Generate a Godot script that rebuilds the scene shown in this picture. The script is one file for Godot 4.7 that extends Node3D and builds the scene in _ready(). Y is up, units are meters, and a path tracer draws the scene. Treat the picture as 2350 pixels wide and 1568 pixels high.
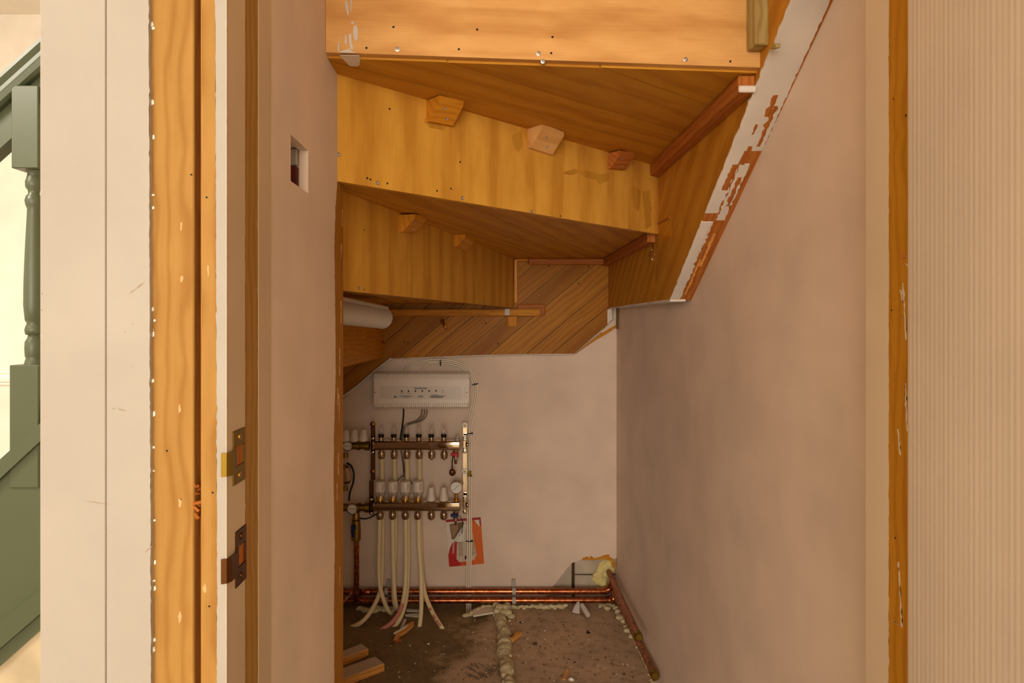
extends Node3D
# Cupboard under a winder staircase, seen through its stripped door frame.
# Depths are metres in front of the camera (world z = -depth); W() turns a measured
# photo position and a depth into a world point.

const YC := 1.14        # camera height
const F := 1500.0       # focal length for a 2350 x 1568 frame
const VX := 1130.0
const VY := 745.0
const DB := 2.655       # depth of the back wall
const XL := -0.272      # inner face of the left jamb and wall stub
const XR := 0.459       # inner face of the right jamb
const XS := 0.463       # inner face of the wall string

var M := {}
var rng := RandomNumberGenerator.new()
var uvo := Vector2.ZERO
var used := {}
var noise := FastNoiseLite.new()

# ------------------------------------------------------------------ projection helpers
func W(px: float, py: float, d: float) -> Vector3:
	return Vector3((px - VX) * d / F, YC + (VY - py) * d / F, -d)

func hit(px: float, py: float, p0: Vector3, n: Vector3) -> Vector3:
	var o := Vector3(0, YC, 0)
	var r := W(px, py, 1.0) - o
	return o + r * ((p0 - o).dot(n) / r.dot(n))

func onx(px: float, py: float, x: float) -> Vector3:
	return hit(px, py, Vector3(x, 0, 0), Vector3(1, 0, 0))

func ony(px: float, py: float, y: float) -> Vector3:
	return hit(px, py, Vector3(0, y, 0), Vector3(0, 1, 0))

# ------------------------------------------------------------------ scene helpers
func numbered(n: String) -> String:
	if not used.has(n):
		used[n] = 0
		return n
	used[n] += 1
	return "%s_%03d" % [n, used[n]]

func thing(called: String, label: String, category: String, at := Vector3.ZERO, group := "", kind := "") -> Node3D:
	var o := Node3D.new()
	o.name = numbered(called)
	add_child(o)
	o.position = at
	tag(o, label, category, group, kind)
	return o

func tag(o: Node, label: String, category: String, group := "", kind := "") -> void:
	o.set_meta("label", label)
	if category != "":
		o.set_meta("category", category)
	if group != "":
		o.set_meta("group", group)
	if kind != "":
		o.set_meta("kind", kind)

func stn() -> SurfaceTool:
	var st := SurfaceTool.new()
	st.begin(Mesh.PRIMITIVE_TRIANGLES)
	uvo = Vector2(rng.randf(), rng.randf())
	return st

# commits st (world coordinates) as one mesh under parent
func part(parent: Node3D, called: String, st: SurfaceTool, mat: Material, label := "") -> MeshInstance3D:
	var o := MeshInstance3D.new()
	o.mesh = st.commit()
	o.material_override = null
	o.mesh.surface_set_material(0, mat)
	if parent == self:
		o.name = numbered(called)
		add_child(o)
	else:
		o.name = called
		parent.add_child(o, true)
		var base := Vector3.ZERO
		var q: Node = parent
		while q != self:
			base += q.position
			q = q.get_parent()
		o.position = -base
	if label != "":
		o.set_meta("label", label)
	o.cast_shadow = GeometryInstance3D.SHADOW_CASTING_SETTING_ON
	return o

func struct(called: String, st: SurfaceTool, mat: Material, label: String) -> MeshInstance3D:
	var o := part(self, called, st, mat, label)
	o.set_meta("kind", "structure")
	return o

# ------------------------------------------------------------------ geometry helpers
func uvs(p: Vector3, n: Vector3, g: Vector3) -> Vector2:
	var gg := g
	if absf(n.dot(g)) > 0.9:
		gg = Vector3(g.y, g.z, g.x)
	var u := (gg - n * n.dot(gg)).normalized()
	return Vector2(p.dot(u), p.dot(n.cross(u))) + uvo

func tri(st: SurfaceTool, a: Vector3, b: Vector3, c: Vector3, n: Vector3, g := Vector3.UP, na = null, nb = null, nc = null) -> void:
	var pts := [a, b, c]
	var ns := [na if na != null else n, nb if nb != null else n, nc if nc != null else n]
	if (b - a).cross(c - a).dot(n) > 0.0:
		pts = [a, c, b]
		ns = [ns[0], ns[2], ns[1]]
	for i in 3:
		st.set_normal(ns[i])
		st.set_uv(uvs(pts[i], n, g))
		st.add_vertex(pts[i])

func quad(st: SurfaceTool, a: Vector3, b: Vector3, c: Vector3, d: Vector3, n: Vector3, g := Vector3.UP) -> void:
	tri(st, a, b, c, n, g)
	tri(st, a, c, d, n, g)

# chamfered box; xf places it
func cbox(st: SurfaceTool, xf: Transform3D, size: Vector3, b := 0.002) -> void:
	var h := size * 0.5
	b = minf(b, 0.45 * minf(h.x, minf(h.y, h.z)) * 2.0)
	var g := xf.basis.x
	if size.y >= size.x and size.y >= size.z:
		g = xf.basis.y
	elif size.z >= size.x:
		g = xf.basis.z
	g = g.normalized()
	var pt := func(s: Vector3, ax: int) -> Vector3:
		var v := Vector3(s.x * (h.x - b), s.y * (h.y - b), s.z * (h.z - b))
		v[ax] = s[ax] * h[ax]
		return xf * v
	var bs := xf.basis.orthonormalized()
	for ax in 3:
		var u := (ax + 1) % 3
		var w := (ax + 2) % 3
		for s in [-1.0, 1.0]:
			var q := []
			for k in [[-1, -1], [1, -1], [1, 1], [-1, 1]]:
				var sg := Vector3.ZERO
				sg[ax] = s
				sg[u] = k[0]
				sg[w] = k[1]
				q.append(pt.call(sg, ax))
			quad(st, q[0], q[1], q[2], q[3], bs[ax] * s, g)
		if b <= 0.0:
			continue
		for su in [-1.0, 1.0]:
			for sw in [-1.0, 1.0]:
				var s0 := Vector3.ZERO
				s0[u] = su
				s0[w] = sw
				var s1 := s0
				s0[ax] = -1
				s1[ax] = 1
				quad(st, pt.call(s0, u), pt.call(s1, u), pt.call(s1, w), pt.call(s0, w), (bs[u] * su + bs[w] * sw).normalized(), g)
	if b > 0.0:
		for sx in [-1.0, 1.0]:
			for sy in [-1.0, 1.0]:
				for sz in [-1.0, 1.0]:
					var s := Vector3(sx, sy, sz)
					tri(st, pt.call(s, 0), pt.call(s, 1), pt.call(s, 2), (bs * s).normalized(), g)

func abox(st: SurfaceTool, x0: float, x1: float, y0: float, y1: float, d0: float, d1: float, b := 0.002) -> void:
	cbox(st, Transform3D(Basis(), Vector3((x0 + x1) / 2, (y0 + y1) / 2, -(d0 + d1) / 2)), Vector3(absf(x1 - x0), absf(y1 - y0), absf(d1 - d0)), b)

# a planar polygon pushed along ext
func prism(st: SurfaceTool, pts: Array, ext: Vector3, g := Vector3.UP) -> void:
	var n := Vector3.ZERO
	for i in pts.size():
		var p: Vector3 = pts[i]
		var q: Vector3 = pts[(i + 1) % pts.size()]
		n += Vector3((p.y - q.y) * (p.z + q.z), (p.z - q.z) * (p.x + q.x), (p.x - q.x) * (p.y + q.y))
	n = n.normalized()
	var u := n.cross(Vector3.UP if absf(n.y) < 0.9 else Vector3.RIGHT).normalized()
	var v := n.cross(u)
	var flat := PackedVector2Array()
	for p in pts:
		flat.append(Vector2(p.dot(u), p.dot(v)))
	var ids := Geometry2D.triangulate_polygon(flat)
	var front := n if ext.dot(n) < 0 else -n
	for k in range(0, ids.size(), 3):
		tri(st, pts[ids[k]], pts[ids[k + 1]], pts[ids[k + 2]], front, g)
		tri(st, pts[ids[k]] + ext, pts[ids[k + 1]] + ext, pts[ids[k + 2]] + ext, -front, g)
	var ccw := not Geometry2D.is_polygon_clockwise(flat)
	for i in pts.size():
		var a: Vector3 = pts[i]
		var b: Vector3 = pts[(i + 1) % pts.size()]
		var e := b - a
		if e.length() < 1e-7:
			continue
		var e2 := Vector2(e.dot(u), e.dot(v)).normalized()
		var o2 := Vector2(e2.y, -e2.x) if ccw else Vector2(-e2.y, e2.x)
		var on := (u * o2.x + v * o2.y)
		on = (on - ext.normalized() * on.dot(ext.normalized())).normalized()
		quad(st, a, b, b + ext, a + ext, on, g)

# profile: array of Vector2(radius, height) along axis from 'at'
func lathe(st: SurfaceTool, at: Vector3, axis: Vector3, prof: Array, segs := 20, sharp := 0.7) -> void:
	axis = axis.normalized()
	var u := axis.cross(Vector3.UP if absf(axis.y) < 0.9 else Vector3.RIGHT).normalized()
	var v := axis.cross(u)
	var fn := []
	for i in prof.size() - 1:
		var t: Vector2 = prof[i + 1] - prof[i]
		fn.append(Vector2(t.y, -t.x).normalized())
	for i in prof.size() - 1:
		var p: Vector2 = prof[i]
		var q: Vector2 = prof[i + 1]
		if p.distance_to(q) < 1e-7:
			continue
		var n0: Vector2 = fn[i]
		var n1: Vector2 = fn[i]
		if i > 0 and fn[i].dot(fn[i - 1]) > sharp:
			n0 = (fn[i] + fn[i - 1]).normalized()
		if i < fn.size() - 1 and fn[i].dot(fn[i + 1]) > sharp:
			n1 = (fn[i] + fn[i + 1]).normalized()
		for k in segs:
			var a0 := TAU * k / segs
			var a1 := TAU * (k + 1) / segs
			var c0 := u * cos(a0) + v * sin(a0)
			var c1 := u * cos(a1) + v * sin(a1)
			var fm = ((c0 + c1) * 0.5 * fn[i].x + axis * fn[i].y).normalized()
			var A: Vector3 = at + axis * p.y + c0 * p.x
			var B: Vector3 = at + axis * p.y + c1 * p.x
			var C: Vector3 = at + axis * q.y + c1 * q.x
			var D: Vector3 = at + axis * q.y + c0 * q.x
			if p.x > 1e-6:
				tri(st, A, B, C, fm, axis, c0 * n0.x + axis * n0.y, c1 * n0.x + axis * n0.y, c1 * n1.x + axis * n1.y)
			if q.x > 1e-6:
				tri(st, A, C, D, fm, axis, c0 * n0.x + axis * n0.y, c1 * n1.x + axis * n1.y, c0 * n1.x + axis * n1.y)

func rod(st: SurfaceTool, a: Vector3, b: Vector3, r: float, segs := 16, bev := 0.001) -> void:
	var l := a.distance_to(b)
	lathe(st, a, b - a, [Vector2(0, 0), Vector2(r - bev, 0), Vector2(r, bev), Vector2(r, l - bev), Vector2(r - bev, l), Vector2(0, l)], segs)

func smooth_path(pts: Array, steps := 6) -> Array:
	var out := []
	for i in pts.size() - 1:
		var p0: Vector3 = pts[maxi(i - 1, 0)]
		var p1: Vector3 = pts[i]
		var p2: Vector3 = pts[i + 1]
		var p3: Vector3 = pts[mini(i + 2, pts.size() - 1)]
		for k in steps:
			out.append(p1.cubic_interpolate(p2, p0, p3, float(k) / steps))
	out.append(pts[-1])
	return out

func tube(st: SurfaceTool, raw: Array, r: float, segs := 10, steps := 6, rough := 0.0, taper := 1.0) -> void:
	var pts := smooth_path(raw, steps) if steps > 0 else raw
	var rings := []
	var nrm := []
	var u := Vector3.ZERO
	for i in pts.size():
		var t: Vector3 = (pts[mini(i + 1, pts.size() - 1)] - pts[maxi(i - 1, 0)]).normalized()
		if u == Vector3.ZERO:
			u = t.cross(Vector3.UP if absf(t.y) < 0.9 else Vector3.RIGHT).normalized()
		u = (u - t * t.dot(u)).normalized()
		var v := t.cross(u)
		var ring := []
		var nr := []
		var f := lerpf(1.0, taper, float(i) / maxi(pts.size() - 1, 1))
		for k in segs:
			var a := TAU * k / segs
			var c := u * cos(a) + v * sin(a)
			var rr := r * f
			if rough > 0.0:
				rr *= 1.0 + rough * (noise.get_noise_3dv((pts[i] + c * r) * 15.0) + 0.2 * noise.get_noise_3dv((pts[i] + c * r) * 55.0))
			ring.append(pts[i] + c * rr)
			nr.append(c)
		rings.append(ring)
		nrm.append(nr)
	for i in pts.size() - 1:
		for k in segs:
			var m := (k + 1) % segs
			var fm: Vector3 = (nrm[i][k] + nrm[i][m]).normalized()
			tri(st, rings[i][k], rings[i][m], rings[i + 1][m], fm, Vector3.UP, nrm[i][k], nrm[i][m], nrm[i + 1][m])
			tri(st, rings[i][k], rings[i + 1][m], rings[i + 1][k], fm, Vector3.UP, nrm[i][k], nrm[i + 1][m], nrm[i + 1][k])
	for e in [0, pts.size() - 1]:
		var t: Vector3 = (pts[1] - pts[0]).normalized() * -1.0 if e == 0 else (pts[-1] - pts[-2]).normalized()
		for k in segs:
			tri(st, pts[e], rings[e][k], rings[e][(k + 1) % segs], t)

# lumpy ball, squashed by scl
func lump(st: SurfaceTool, at: Vector3, r: float, scl := Vector3.ONE, rough := 0.35, freq := 30.0) -> void:
	var nu := 14
	var nv := 10
	var P := func(i: int, j: int) -> Vector3:
		var th := PI * j / nv
		var ph := TAU * (i % nu) / nu
		var c := Vector3(sin(th) * cos(ph), cos(th), sin(th) * sin(ph))
		var q := at + c * r
		return at + c * scl * r * (1.0 + rough * noise.get_noise_3dv(q * freq))
	for j in nv:
		for i in nu:
			var a: Vector3 = P.call(i, j)
			var b: Vector3 = P.call(i + 1, j)
			var c: Vector3 = P.call(i + 1, j + 1)
			var d: Vector3 = P.call(i, j + 1)
			var n := ((a + b + c + d) * 0.25 - at).normalized()
			var na := (a - at).normalized()
			var nb := (b - at).normalized()
			var nc := (c - at).normalized()
			var nd := (d - at).normalized()
			if j > 0:
				tri(st, a, b, c, n, Vector3.UP, na, nb, nc)
			if j < nv - 1:
				tri(st, a, c, d, n, Vector3.UP, na, nc, nd)

func hexnut(st: SurfaceTool, at: Vector3, axis: Vector3, r: float, h: float) -> void:
	lathe(st, at, axis, [Vector2(0, 0), Vector2(r * 0.9, 0), Vector2(r, h * 0.12), Vector2(r, h * 0.88), Vector2(r * 0.9, h), Vector2(0, h)], 6, 2.0)

# ragged copy of a polyline: points jittered in between
func ragged(pts: Array, step: float, amp: float) -> Array:
	var out := []
	for i in pts.size() - 1:
		var a: Vector2 = pts[i]
		var b: Vector2 = pts[i + 1]
		var n := maxi(int(a.distance_to(b) / step), 1)
		var nn := (b - a).orthogonal().normalized()
		for k in n:
			var j := 0.0 if k == 0 and i == 0 else amp * (rng.randf() - 0.5) * 2.0 * (0.6 if rng.randf() < 0.85 else 1.6)
			var f := (float(k) + (0.0 if k == 0 else rng.randf_range(-0.35, 0.35))) / n
			out.append(a.lerp(b, f) + nn * j)
	out.append(pts[-1])
	return out

func lettering(parent: Node3D, called: String, txt: String, at: Vector3, height: float, mat: Material, basis := Basis(), bold := false) -> void:
	var t := TextMesh.new()
	var f := SystemFont.new()
	f.font_names = PackedStringArray(["Droid Sans"])
	if bold:
		f.font_weight = 700
	t.font = f
	t.text = txt
	t.font_size = 32
	t.pixel_size = height / 32.0
	t.depth = 0.0006
	t.material = mat
	var o := MeshInstance3D.new()
	o.mesh = t
	o.name = called
	parent.add_child(o, true)
	var base := Vector3.ZERO
	var q: Node = parent
	while q != self:
		base += q.position
		q = q.get_parent()
	o.transform = Transform3D(basis, at - base)

# ------------------------------------------------------------------ materials
func mat(c: Color, rough := 0.6, metal := 0.0) -> StandardMaterial3D:
	var m := StandardMaterial3D.new()
	m.albedo_color = c
	m.roughness = rough
	m.metallic = metal
	return m

func wood_image(seed_: int, lines: float, contrast: float, knots: int, blot: float) -> ImageTexture:
	var wdt := 768
	var hgt := 384
	var im := Image.create(wdt, hgt, true, Image.FORMAT_RGB8)
	var a := FastNoiseLite.new()
	a.seed = seed_
	a.frequency = 1.0
	a.fractal_octaves = 3
	var r := RandomNumberGenerator.new()
	r.seed = seed_
	var kn := []
	for k in knots:
		kn.append(Vector3(r.randf() * wdt, r.randf() * hgt, r.randf_range(5, 10)))
	for y in hgt:
		for x in wdt:
			var u := absf(2.0 * x / wdt - 1.0)
			var v0 := float(y) / hgt
			var v := absf(2.0 * v0 - 1.0)
			var dv := 0.0
			var dark := 0.0
			for k in kn:
				var dx: float = (x - k.x) / (k.z * 2.6)
				var dy: float = (y - k.y) / k.z
				var d2 := dx * dx + dy * dy
				if d2 < 12.0:
					dv += exp(-d2 * 0.5) * 0.03 * signf(dy)
					dark += exp(-d2 * 3.0)
			var warp := a.get_noise_2d(u * 2.2, v * 2.5 + 7.0) * 0.025 + dv
			var ring := 0.5 + 0.5 * sin((v0 + warp) * TAU * lines + a.get_noise_2d(u * 1.1 + 3.0, v * 6.0) * 2.0)
			ring = pow(ring, 2.5)
			var fine := a.get_noise_2d(u * 5.0, v * 150.0)
			var blo := a.get_noise_2d(u * 4.0 + 20.0, v * 5.0)
			var f := clampf(1.0 - contrast * ring * 0.55 + fine * 0.16 * contrast - 0.02 + blo * blot, 0.2, 1.0) * (1.0 - 0.75 * minf(dark, 1.0))
			im.set_pixel(x, y, Color(clampf(f, 0, 1), clampf(pow(f, 1.5), 0, 1), clampf(pow(f, 2.1), 0, 1)))
	im.generate_mipmaps()
	return ImageTexture.create_from_image(im)

func wood(c: Color, tex: Texture2D, rough := 0.55, sc := Vector3(1.0, 2.0, 1.0)) -> StandardMaterial3D:
	var m := mat(c, rough)
	m.metallic_specular = 0.25
	m.albedo_texture = tex
	m.uv1_scale = sc
	return m

func noise_tex(freq: float, lo: Color, hi: Color, seed_ := 1, size := 512) -> NoiseTexture2D:
	var t := NoiseTexture2D.new()
	var n := FastNoiseLite.new()
	n.seed = seed_
	n.frequency = freq
	n.fractal_octaves = 4
	t.noise = n
	t.width = size
	t.height = size
	t.seamless = true
	var g := Gradient.new()
	g.set_color(0, lo)
	g.set_color(1, hi)
	t.color_ramp = g
	return t

func noise_normal(freq: float, strength: float, seed_ := 5) -> NoiseTexture2D:
	var t := NoiseTexture2D.new()
	var n := FastNoiseLite.new()
	n.seed = seed_
	n.frequency = freq
	n.fractal_octaves = 3
	t.noise = n
	t.width = 512
	t.height = 512
	t.seamless = true
	t.as_normal_map = true
	t.bump_strength = strength
	return t

func plaster(c: Color, seed_: int, lo := 0.93) -> StandardMaterial3D:
	var m := mat(c, 0.85)
	m.albedo_texture = noise_tex(0.006, Color(lo, lo, lo), Color(1, 1, 1), seed_)
	m.normal_enabled = true
	m.normal_texture = noise_normal(0.012, 1.2, seed_ + 3)
	m.normal_scale = 0.25
	m.uv1_triplanar = true
	m.uv1_world_triplanar = true
	m.uv1_scale = Vector3(1.3, 1.3, 1.3)
	return m

# ================================================================== scene
func _ready() -> void:
	rng.seed = 20240
	noise.seed = 11
	noise.frequency = 1.0
	noise.fractal_octaves = 3
	camera_and_light()
	materials()
	shell()
	door_frame()
	left_wall()
	staircase()
	green_stairs()
	pipes_and_manifold()
	small_things()

func camera_and_light() -> void:
	var cam := Camera3D.new()
	cam.name = "camera"
	cam.position = Vector3(0, YC, 0)
	cam.near = 0.05
	cam.far = 60.0
	cam.projection = Camera3D.PROJECTION_FRUSTUM
	cam.size = 1568.0 * cam.near / F
	cam.frustum_offset = Vector2((1175.0 - VX) * cam.near / F, -(784.0 - VY) * cam.near / F)
	add_child(cam)
	cam.current = true
	var we := WorldEnvironment.new()
	we.name = "world_environment"
	var e := Environment.new()
	e.background_mode = Environment.BG_COLOR
	e.background_color = Color(0.55, 0.6, 0.68)
	e.tonemap_mode = Environment.TONE_MAPPER_LINEAR
	e.tonemap_exposure = 0.90
	e.sdfgi_enabled = true
	e.ssao_enabled = true
	e.ssil_enabled = true
	we.environment = e
	add_child(we)
	# unseen hall window inferred behind the camera, set back and widened as fill
	area("hall_window_daylight", Vector3(-0.75, 1.35, 4.02), Vector3(0, 0, -1), Vector2(3.3, 1.7), Color(1.0, 0.945, 0.88), 21.0)
	# added lamp, unseen left of the frame, to brighten the stair wall
	area("added_stair_light", Vector3(-1.9, 2.325, -0.6), Vector3(0, -1, 0), Vector2(0.5, 0.5), Color(1.0, 0.95, 0.89), 6.0)

func area(called: String, at: Vector3, dir: Vector3, size: Vector2, c: Color, energy: float) -> void:
	var l := AreaLight3D.new()
	l.name = called
	l.area_size = size
	l.light_color = c
	l.light_energy = energy
	l.area_normalize_energy = true
	l.shadow_enabled = true
	l.area_range = 12.0
	l.area_attenuation = 2.0
	add_child(l)
	l.look_at_from_position(at, at + dir, Vector3.UP if absf(dir.y) < 0.9 else Vector3.RIGHT)

func materials() -> void:
	var ply := wood_image(3, 6.0, 0.14, 0, 0.045)
	var pine := wood_image(8, 30.0, 0.13, 2, 0.04)
	var fine := wood_image(21, 34.0, 0.17, 0, 0.04)
	M.ply = wood(Color(0.86, 0.665, 0.41), ply, 0.5)
	M.ply_b = wood(Color(0.87, 0.655, 0.27), ply, 0.5, Vector3(0.8, 1.6, 1))
	M.tread = wood(Color(0.79, 0.56, 0.19), ply, 0.5)
	M.tread_b = wood(Color(0.80, 0.57, 0.19), ply, 0.5, Vector3(0.7, 3.0, 1))
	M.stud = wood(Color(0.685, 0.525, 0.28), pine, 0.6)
	M.pine = wood(Color(0.93, 0.68, 0.36), pine, 0.5)
	M.post = wood(Color(0.69, 0.49, 0.17), fine, 0.6)
	M.strip = wood(Color(0.70, 0.48, 0.12), pine, 0.6)
	M.stain = wood(Color(0.78, 0.57, 0.21), ply, 0.55)
	M.smear = mat(Color(0.80, 0.64, 0.44), 0.7)
	M.scuff = mat(Color(0.60, 0.53, 0.44), 0.6)
	M.pine_d = wood(Color(0.82, 0.56, 0.16), pine, 0.5)
	M.pine_r = wood(Color(0.72, 0.44, 0.20), fine, 0.5)
	M.pine_g = wood(Color(0.68, 0.60, 0.38), fine, 0.6)
	M.diag = []
	for k in 3:
		M.diag.append(wood([Color(0.70, 0.47, 0.14), Color(0.65, 0.43, 0.12), Color(0.73, 0.50, 0.15)][k], [fine, ply, fine][k], 0.45, Vector3(0.5, [2.0, 2.4, 1.4][k], 1)))
	M.plaster = plaster(Color(0.925, 0.84, 0.765), 2)
	M.plaster_fill = plaster(Color(0.93, 0.89, 0.85), 4, 0.8)
	M.hall = plaster(Color(0.94, 0.91, 0.86), 6)
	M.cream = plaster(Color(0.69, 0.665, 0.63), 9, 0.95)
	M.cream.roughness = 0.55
	M.paint = plaster(Color(0.82, 0.73, 0.61), 12, 0.95)
	M.paint.roughness = 0.5
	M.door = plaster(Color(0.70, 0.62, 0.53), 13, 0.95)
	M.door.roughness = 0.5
	M.block = plaster(Color(0.84, 0.78, 0.69), 14, 0.7)
	M.mortar = plaster(Color(0.42, 0.30, 0.16), 15, 0.6)
	M.brick = plaster(Color(0.52, 0.20, 0.11), 16, 0.5)
	M.green = mat(Color(0.27, 0.305, 0.215), 0.40)
	M.carpet = plaster(Color(0.76, 0.70, 0.58), 18, 0.8)
	M.dark = mat(Color(0.05, 0.04, 0.035), 0.7)
	M.black = mat(Color(0.035, 0.035, 0.04), 0.45)
	M.steel = mat(Color(0.86, 0.82, 0.75), 0.05, 1.0)
	M.nickel = mat(Color(0.72, 0.64, 0.54), 0.25, 1.0)
	M.brass = mat(Color(0.80, 0.62, 0.28), 0.3, 1.0)
	M.brass_old = mat(Color(0.58, 0.48, 0.20), 0.4, 1.0)
	M.bronze = mat(Color(0.42, 0.28, 0.16), 0.35, 1.0)
	M.zinc = mat(Color(0.75, 0.75, 0.75), 0.35, 0.9)
	M.copper = mat(Color(0.92, 0.60, 0.41), 0.28, 1.0)
	M.copper.albedo_texture = noise_tex(0.02, Color(0.45, 0.36, 0.32), Color(1, 1, 1), 31)
	M.copper.uv1_triplanar = true
	M.copper.uv1_scale = Vector3(4, 4, 4)
	M.copper_dull = mat(Color(0.86, 0.58, 0.41), 0.5, 0.35)
	M.copper_dull.albedo_texture = M.copper.albedo_texture
	M.copper_dull.uv1_triplanar = true
	M.copper_dull.uv1_scale = Vector3(5, 5, 5)
	M.pex = mat(Color(0.93, 0.86, 0.68), 0.4)
	M.pex_red = mat(Color(0.80, 0.52, 0.46), 0.5)
	M.cable = mat(Color(0.95, 0.91, 0.82), 0.45)
	M.cable_grey = mat(Color(0.50, 0.45, 0.38), 0.5)
	M.plastic = mat(Color(0.90, 0.85, 0.79), 0.35)
	M.plastic_b = mat(Color(0.84, 0.80, 0.75), 0.3)
	M.plastic_grey = mat(Color(0.70, 0.67, 0.63), 0.4)
	M.pvc = mat(Color(0.86, 0.83, 0.78), 0.35)
	M.red = mat(Color(0.75, 0.06, 0.05), 0.35)
	M.blue = mat(Color(0.06, 0.14, 0.36), 0.35)
	M.white = mat(Color(0.93, 0.92, 0.88), 0.5)
	M.ink = mat(Color(0.10, 0.09, 0.09), 0.6)
	M.foam = mat(Color(0.95, 0.90, 0.74), 0.75)
	M.foam.albedo_texture = noise_tex(0.03, Color(0.72, 0.70, 0.62), Color(1, 1, 1), 41)
	M.foam.uv1_triplanar = true
	M.foam.uv1_scale = Vector3(6, 6, 6)
	M.foam_y = mat(Color(0.90, 0.84, 0.56), 0.75)
	M.glass = mat(Color(0.95, 0.93, 0.88, 0.22), 0.05)
	M.glass.transparency = BaseMaterial3D.TRANSPARENCY_ALPHA
	M.glow = mat(Color(1, 0.95, 0.88), 0.5)
	M.glow.emission_enabled = true
	M.glow.emission = Color(1.0, 0.9, 0.76)
	M.glow.emission_energy_multiplier = 1.5

# ------------------------------------------------------------------ room shell
func shell() -> void:
	var st := stn()
	# cupboard floor slab, with paler and darker areas, stains and specks in its texture
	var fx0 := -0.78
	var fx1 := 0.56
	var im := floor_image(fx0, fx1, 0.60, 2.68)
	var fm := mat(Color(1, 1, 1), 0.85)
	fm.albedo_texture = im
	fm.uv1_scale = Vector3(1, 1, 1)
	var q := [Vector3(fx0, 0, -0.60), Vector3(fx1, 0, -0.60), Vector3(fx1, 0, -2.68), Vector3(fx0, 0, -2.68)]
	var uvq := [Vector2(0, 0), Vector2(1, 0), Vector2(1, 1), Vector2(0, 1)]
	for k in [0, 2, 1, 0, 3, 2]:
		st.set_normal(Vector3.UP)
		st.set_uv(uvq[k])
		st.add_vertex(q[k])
	var slab := struct("floor", st, fm, "speckled brown concrete floor of the cupboard under the stairs")
	st = stn()
	abox(st, fx0, fx1, -0.10, -0.0005, 0.60, 2.68, 0.0)
	part(slab, "slab", st, M.block)
	st = stn()
	abox(st, -3.05, 1.45, -0.12, -0.004, -4.25, 0.60, 0.0)
	abox(st, -3.05, -0.78, -0.12, -0.004, 0.60, 2.70, 0.0)
	struct("floor_hall", st, M.carpet, "pale beige hall floor outside the cupboard door")
	st = stn()
	abox(st, -3.05, 1.45, 2.40, 2.50, -4.25, 2.80, 0.0)
	struct("ceiling", st, M.hall, "white hall ceiling above the door")
	# hall walls, round the camera; the wall behind it has the window opening
	st = stn()
	abox(st, -3.10, -3.0, -0.1, 2.4, -4.25, 2.80, 0.0)
	struct("wall_hall_left", st, M.hall, "white wall at the far left end of the hall")
	st = stn()
	abox(st, 1.40, 1.50, -0.1, 2.4, -4.25, 0.80, 0.0)
	struct("wall_hall_right", st, M.hall, "white hall wall right of the open door")
	st = stn()
	var wx0 := -2.45
	var wx1 := 0.95
	var wy0 := 0.42
	var wy1 := 2.28
	abox(st, -3.05, wx0, -0.1, 2.4, -4.22, -4.10, 0.0)
	abox(st, wx1, 1.45, -0.1, 2.4, -4.22, -4.10, 0.0)
	abox(st, wx0, wx1, -0.1, wy0, -4.22, -4.10, 0.0)
	abox(st, wx0, wx1, wy1, 2.4, -4.22, -4.10, 0.0)
	struct("wall_hall_rear", st, M.hall, "white hall wall with the window, facing the cupboard door")
	var wn := thing("window_1", "unseen white framed hall window, widened to brighten the cupboard", "", Vector3(-0.75, wy0, 4.16), "", "structure")
	for b in [[wx0, wx0 + 0.05, wy0, wy1], [wx1 - 0.05, wx1, wy0, wy1], [wx0, wx1, wy0, wy0 + 0.05], [wx0, wx1, wy1 - 0.05, wy1], [-1.35, -1.30, wy0, wy1], [-0.20, -0.15, wy0, wy1]]:
		st = stn()
		abox(st, b[0], b[1], b[2], b[3], -4.18, -4.12, 0.004)
		part(wn, "window_frame", st, M.paint)
	st = stn()
	abox(st, wx0 + 0.02, wx1 - 0.02, wy0 + 0.02, wy1 - 0.02, -4.153, -4.147, 0.0)
	part(wn, "pane", st, M.glass)
	var lampn := thing("added_ceiling_lamp", "added square opal ceiling lamp, unseen, brightening the stair wall", "lamp", Vector3(-1.9, 2.40, -0.6))  # fitting added to carry the extra stair hall light
	st = stn()
	abox(st, -2.18, -1.62, 2.36, 2.40, 0.32, 0.88, 0.006)
	part(lampn, "base", st, M.white)
	st = stn()
	abox(st, -2.15, -1.65, 2.33, 2.36, 0.35, 0.85, 0.004)
	part(lampn, "diffuser", st, M.glow)

	# back wall: blocks behind a plaster skin that is broken away at the lower right
	st = stn()
	abox(st, -3.05, 0.60, -0.1, 2.4, DB + 0.055, DB + 0.15, 0.0)
	var wb := struct("wall_back", st, M.mortar, "pale plastered rear wall carrying the heating manifold")
	var out := []
	out.append(Vector2(-0.775, 2.4))
	out.append(Vector2(-0.775, 0.0))
	for p in ragged([Vector2(-0.55, 0.005), Vector2(0.05, 0.02)], 0.03, 0.004):
		out.append(p)
	var brk := []
	for p in [[1240, 1392], [1265, 1350], [1278, 1336], [1300, 1306], [1313, 1292], [1338, 1283], [1362, 1282], [1392, 1279], [1406, 1284]]:
		var v := W(p[0], p[1], DB)
		brk.append(Vector2(v.x, v.y))
	for p in ragged(brk, 0.012, 0.0025):
		out.append(p)
	out.append(Vector2(0.530, W(0, 1276, DB).y))
	out.append(Vector2(0.530, 2.4))
	var p3 := []
	for p in out:
		p3.append(Vector3(p.x, p.y, -DB))
	st = stn()
	prism(st, p3, Vector3(0, 0, -0.016), Vector3.RIGHT)
	part(wb, "plaster_skin", st, M.plaster)
	st = stn()
	abox(st, -3.0, -0.776, 0.0, 2.4, DB, DB + 0.016, 0.0)
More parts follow.
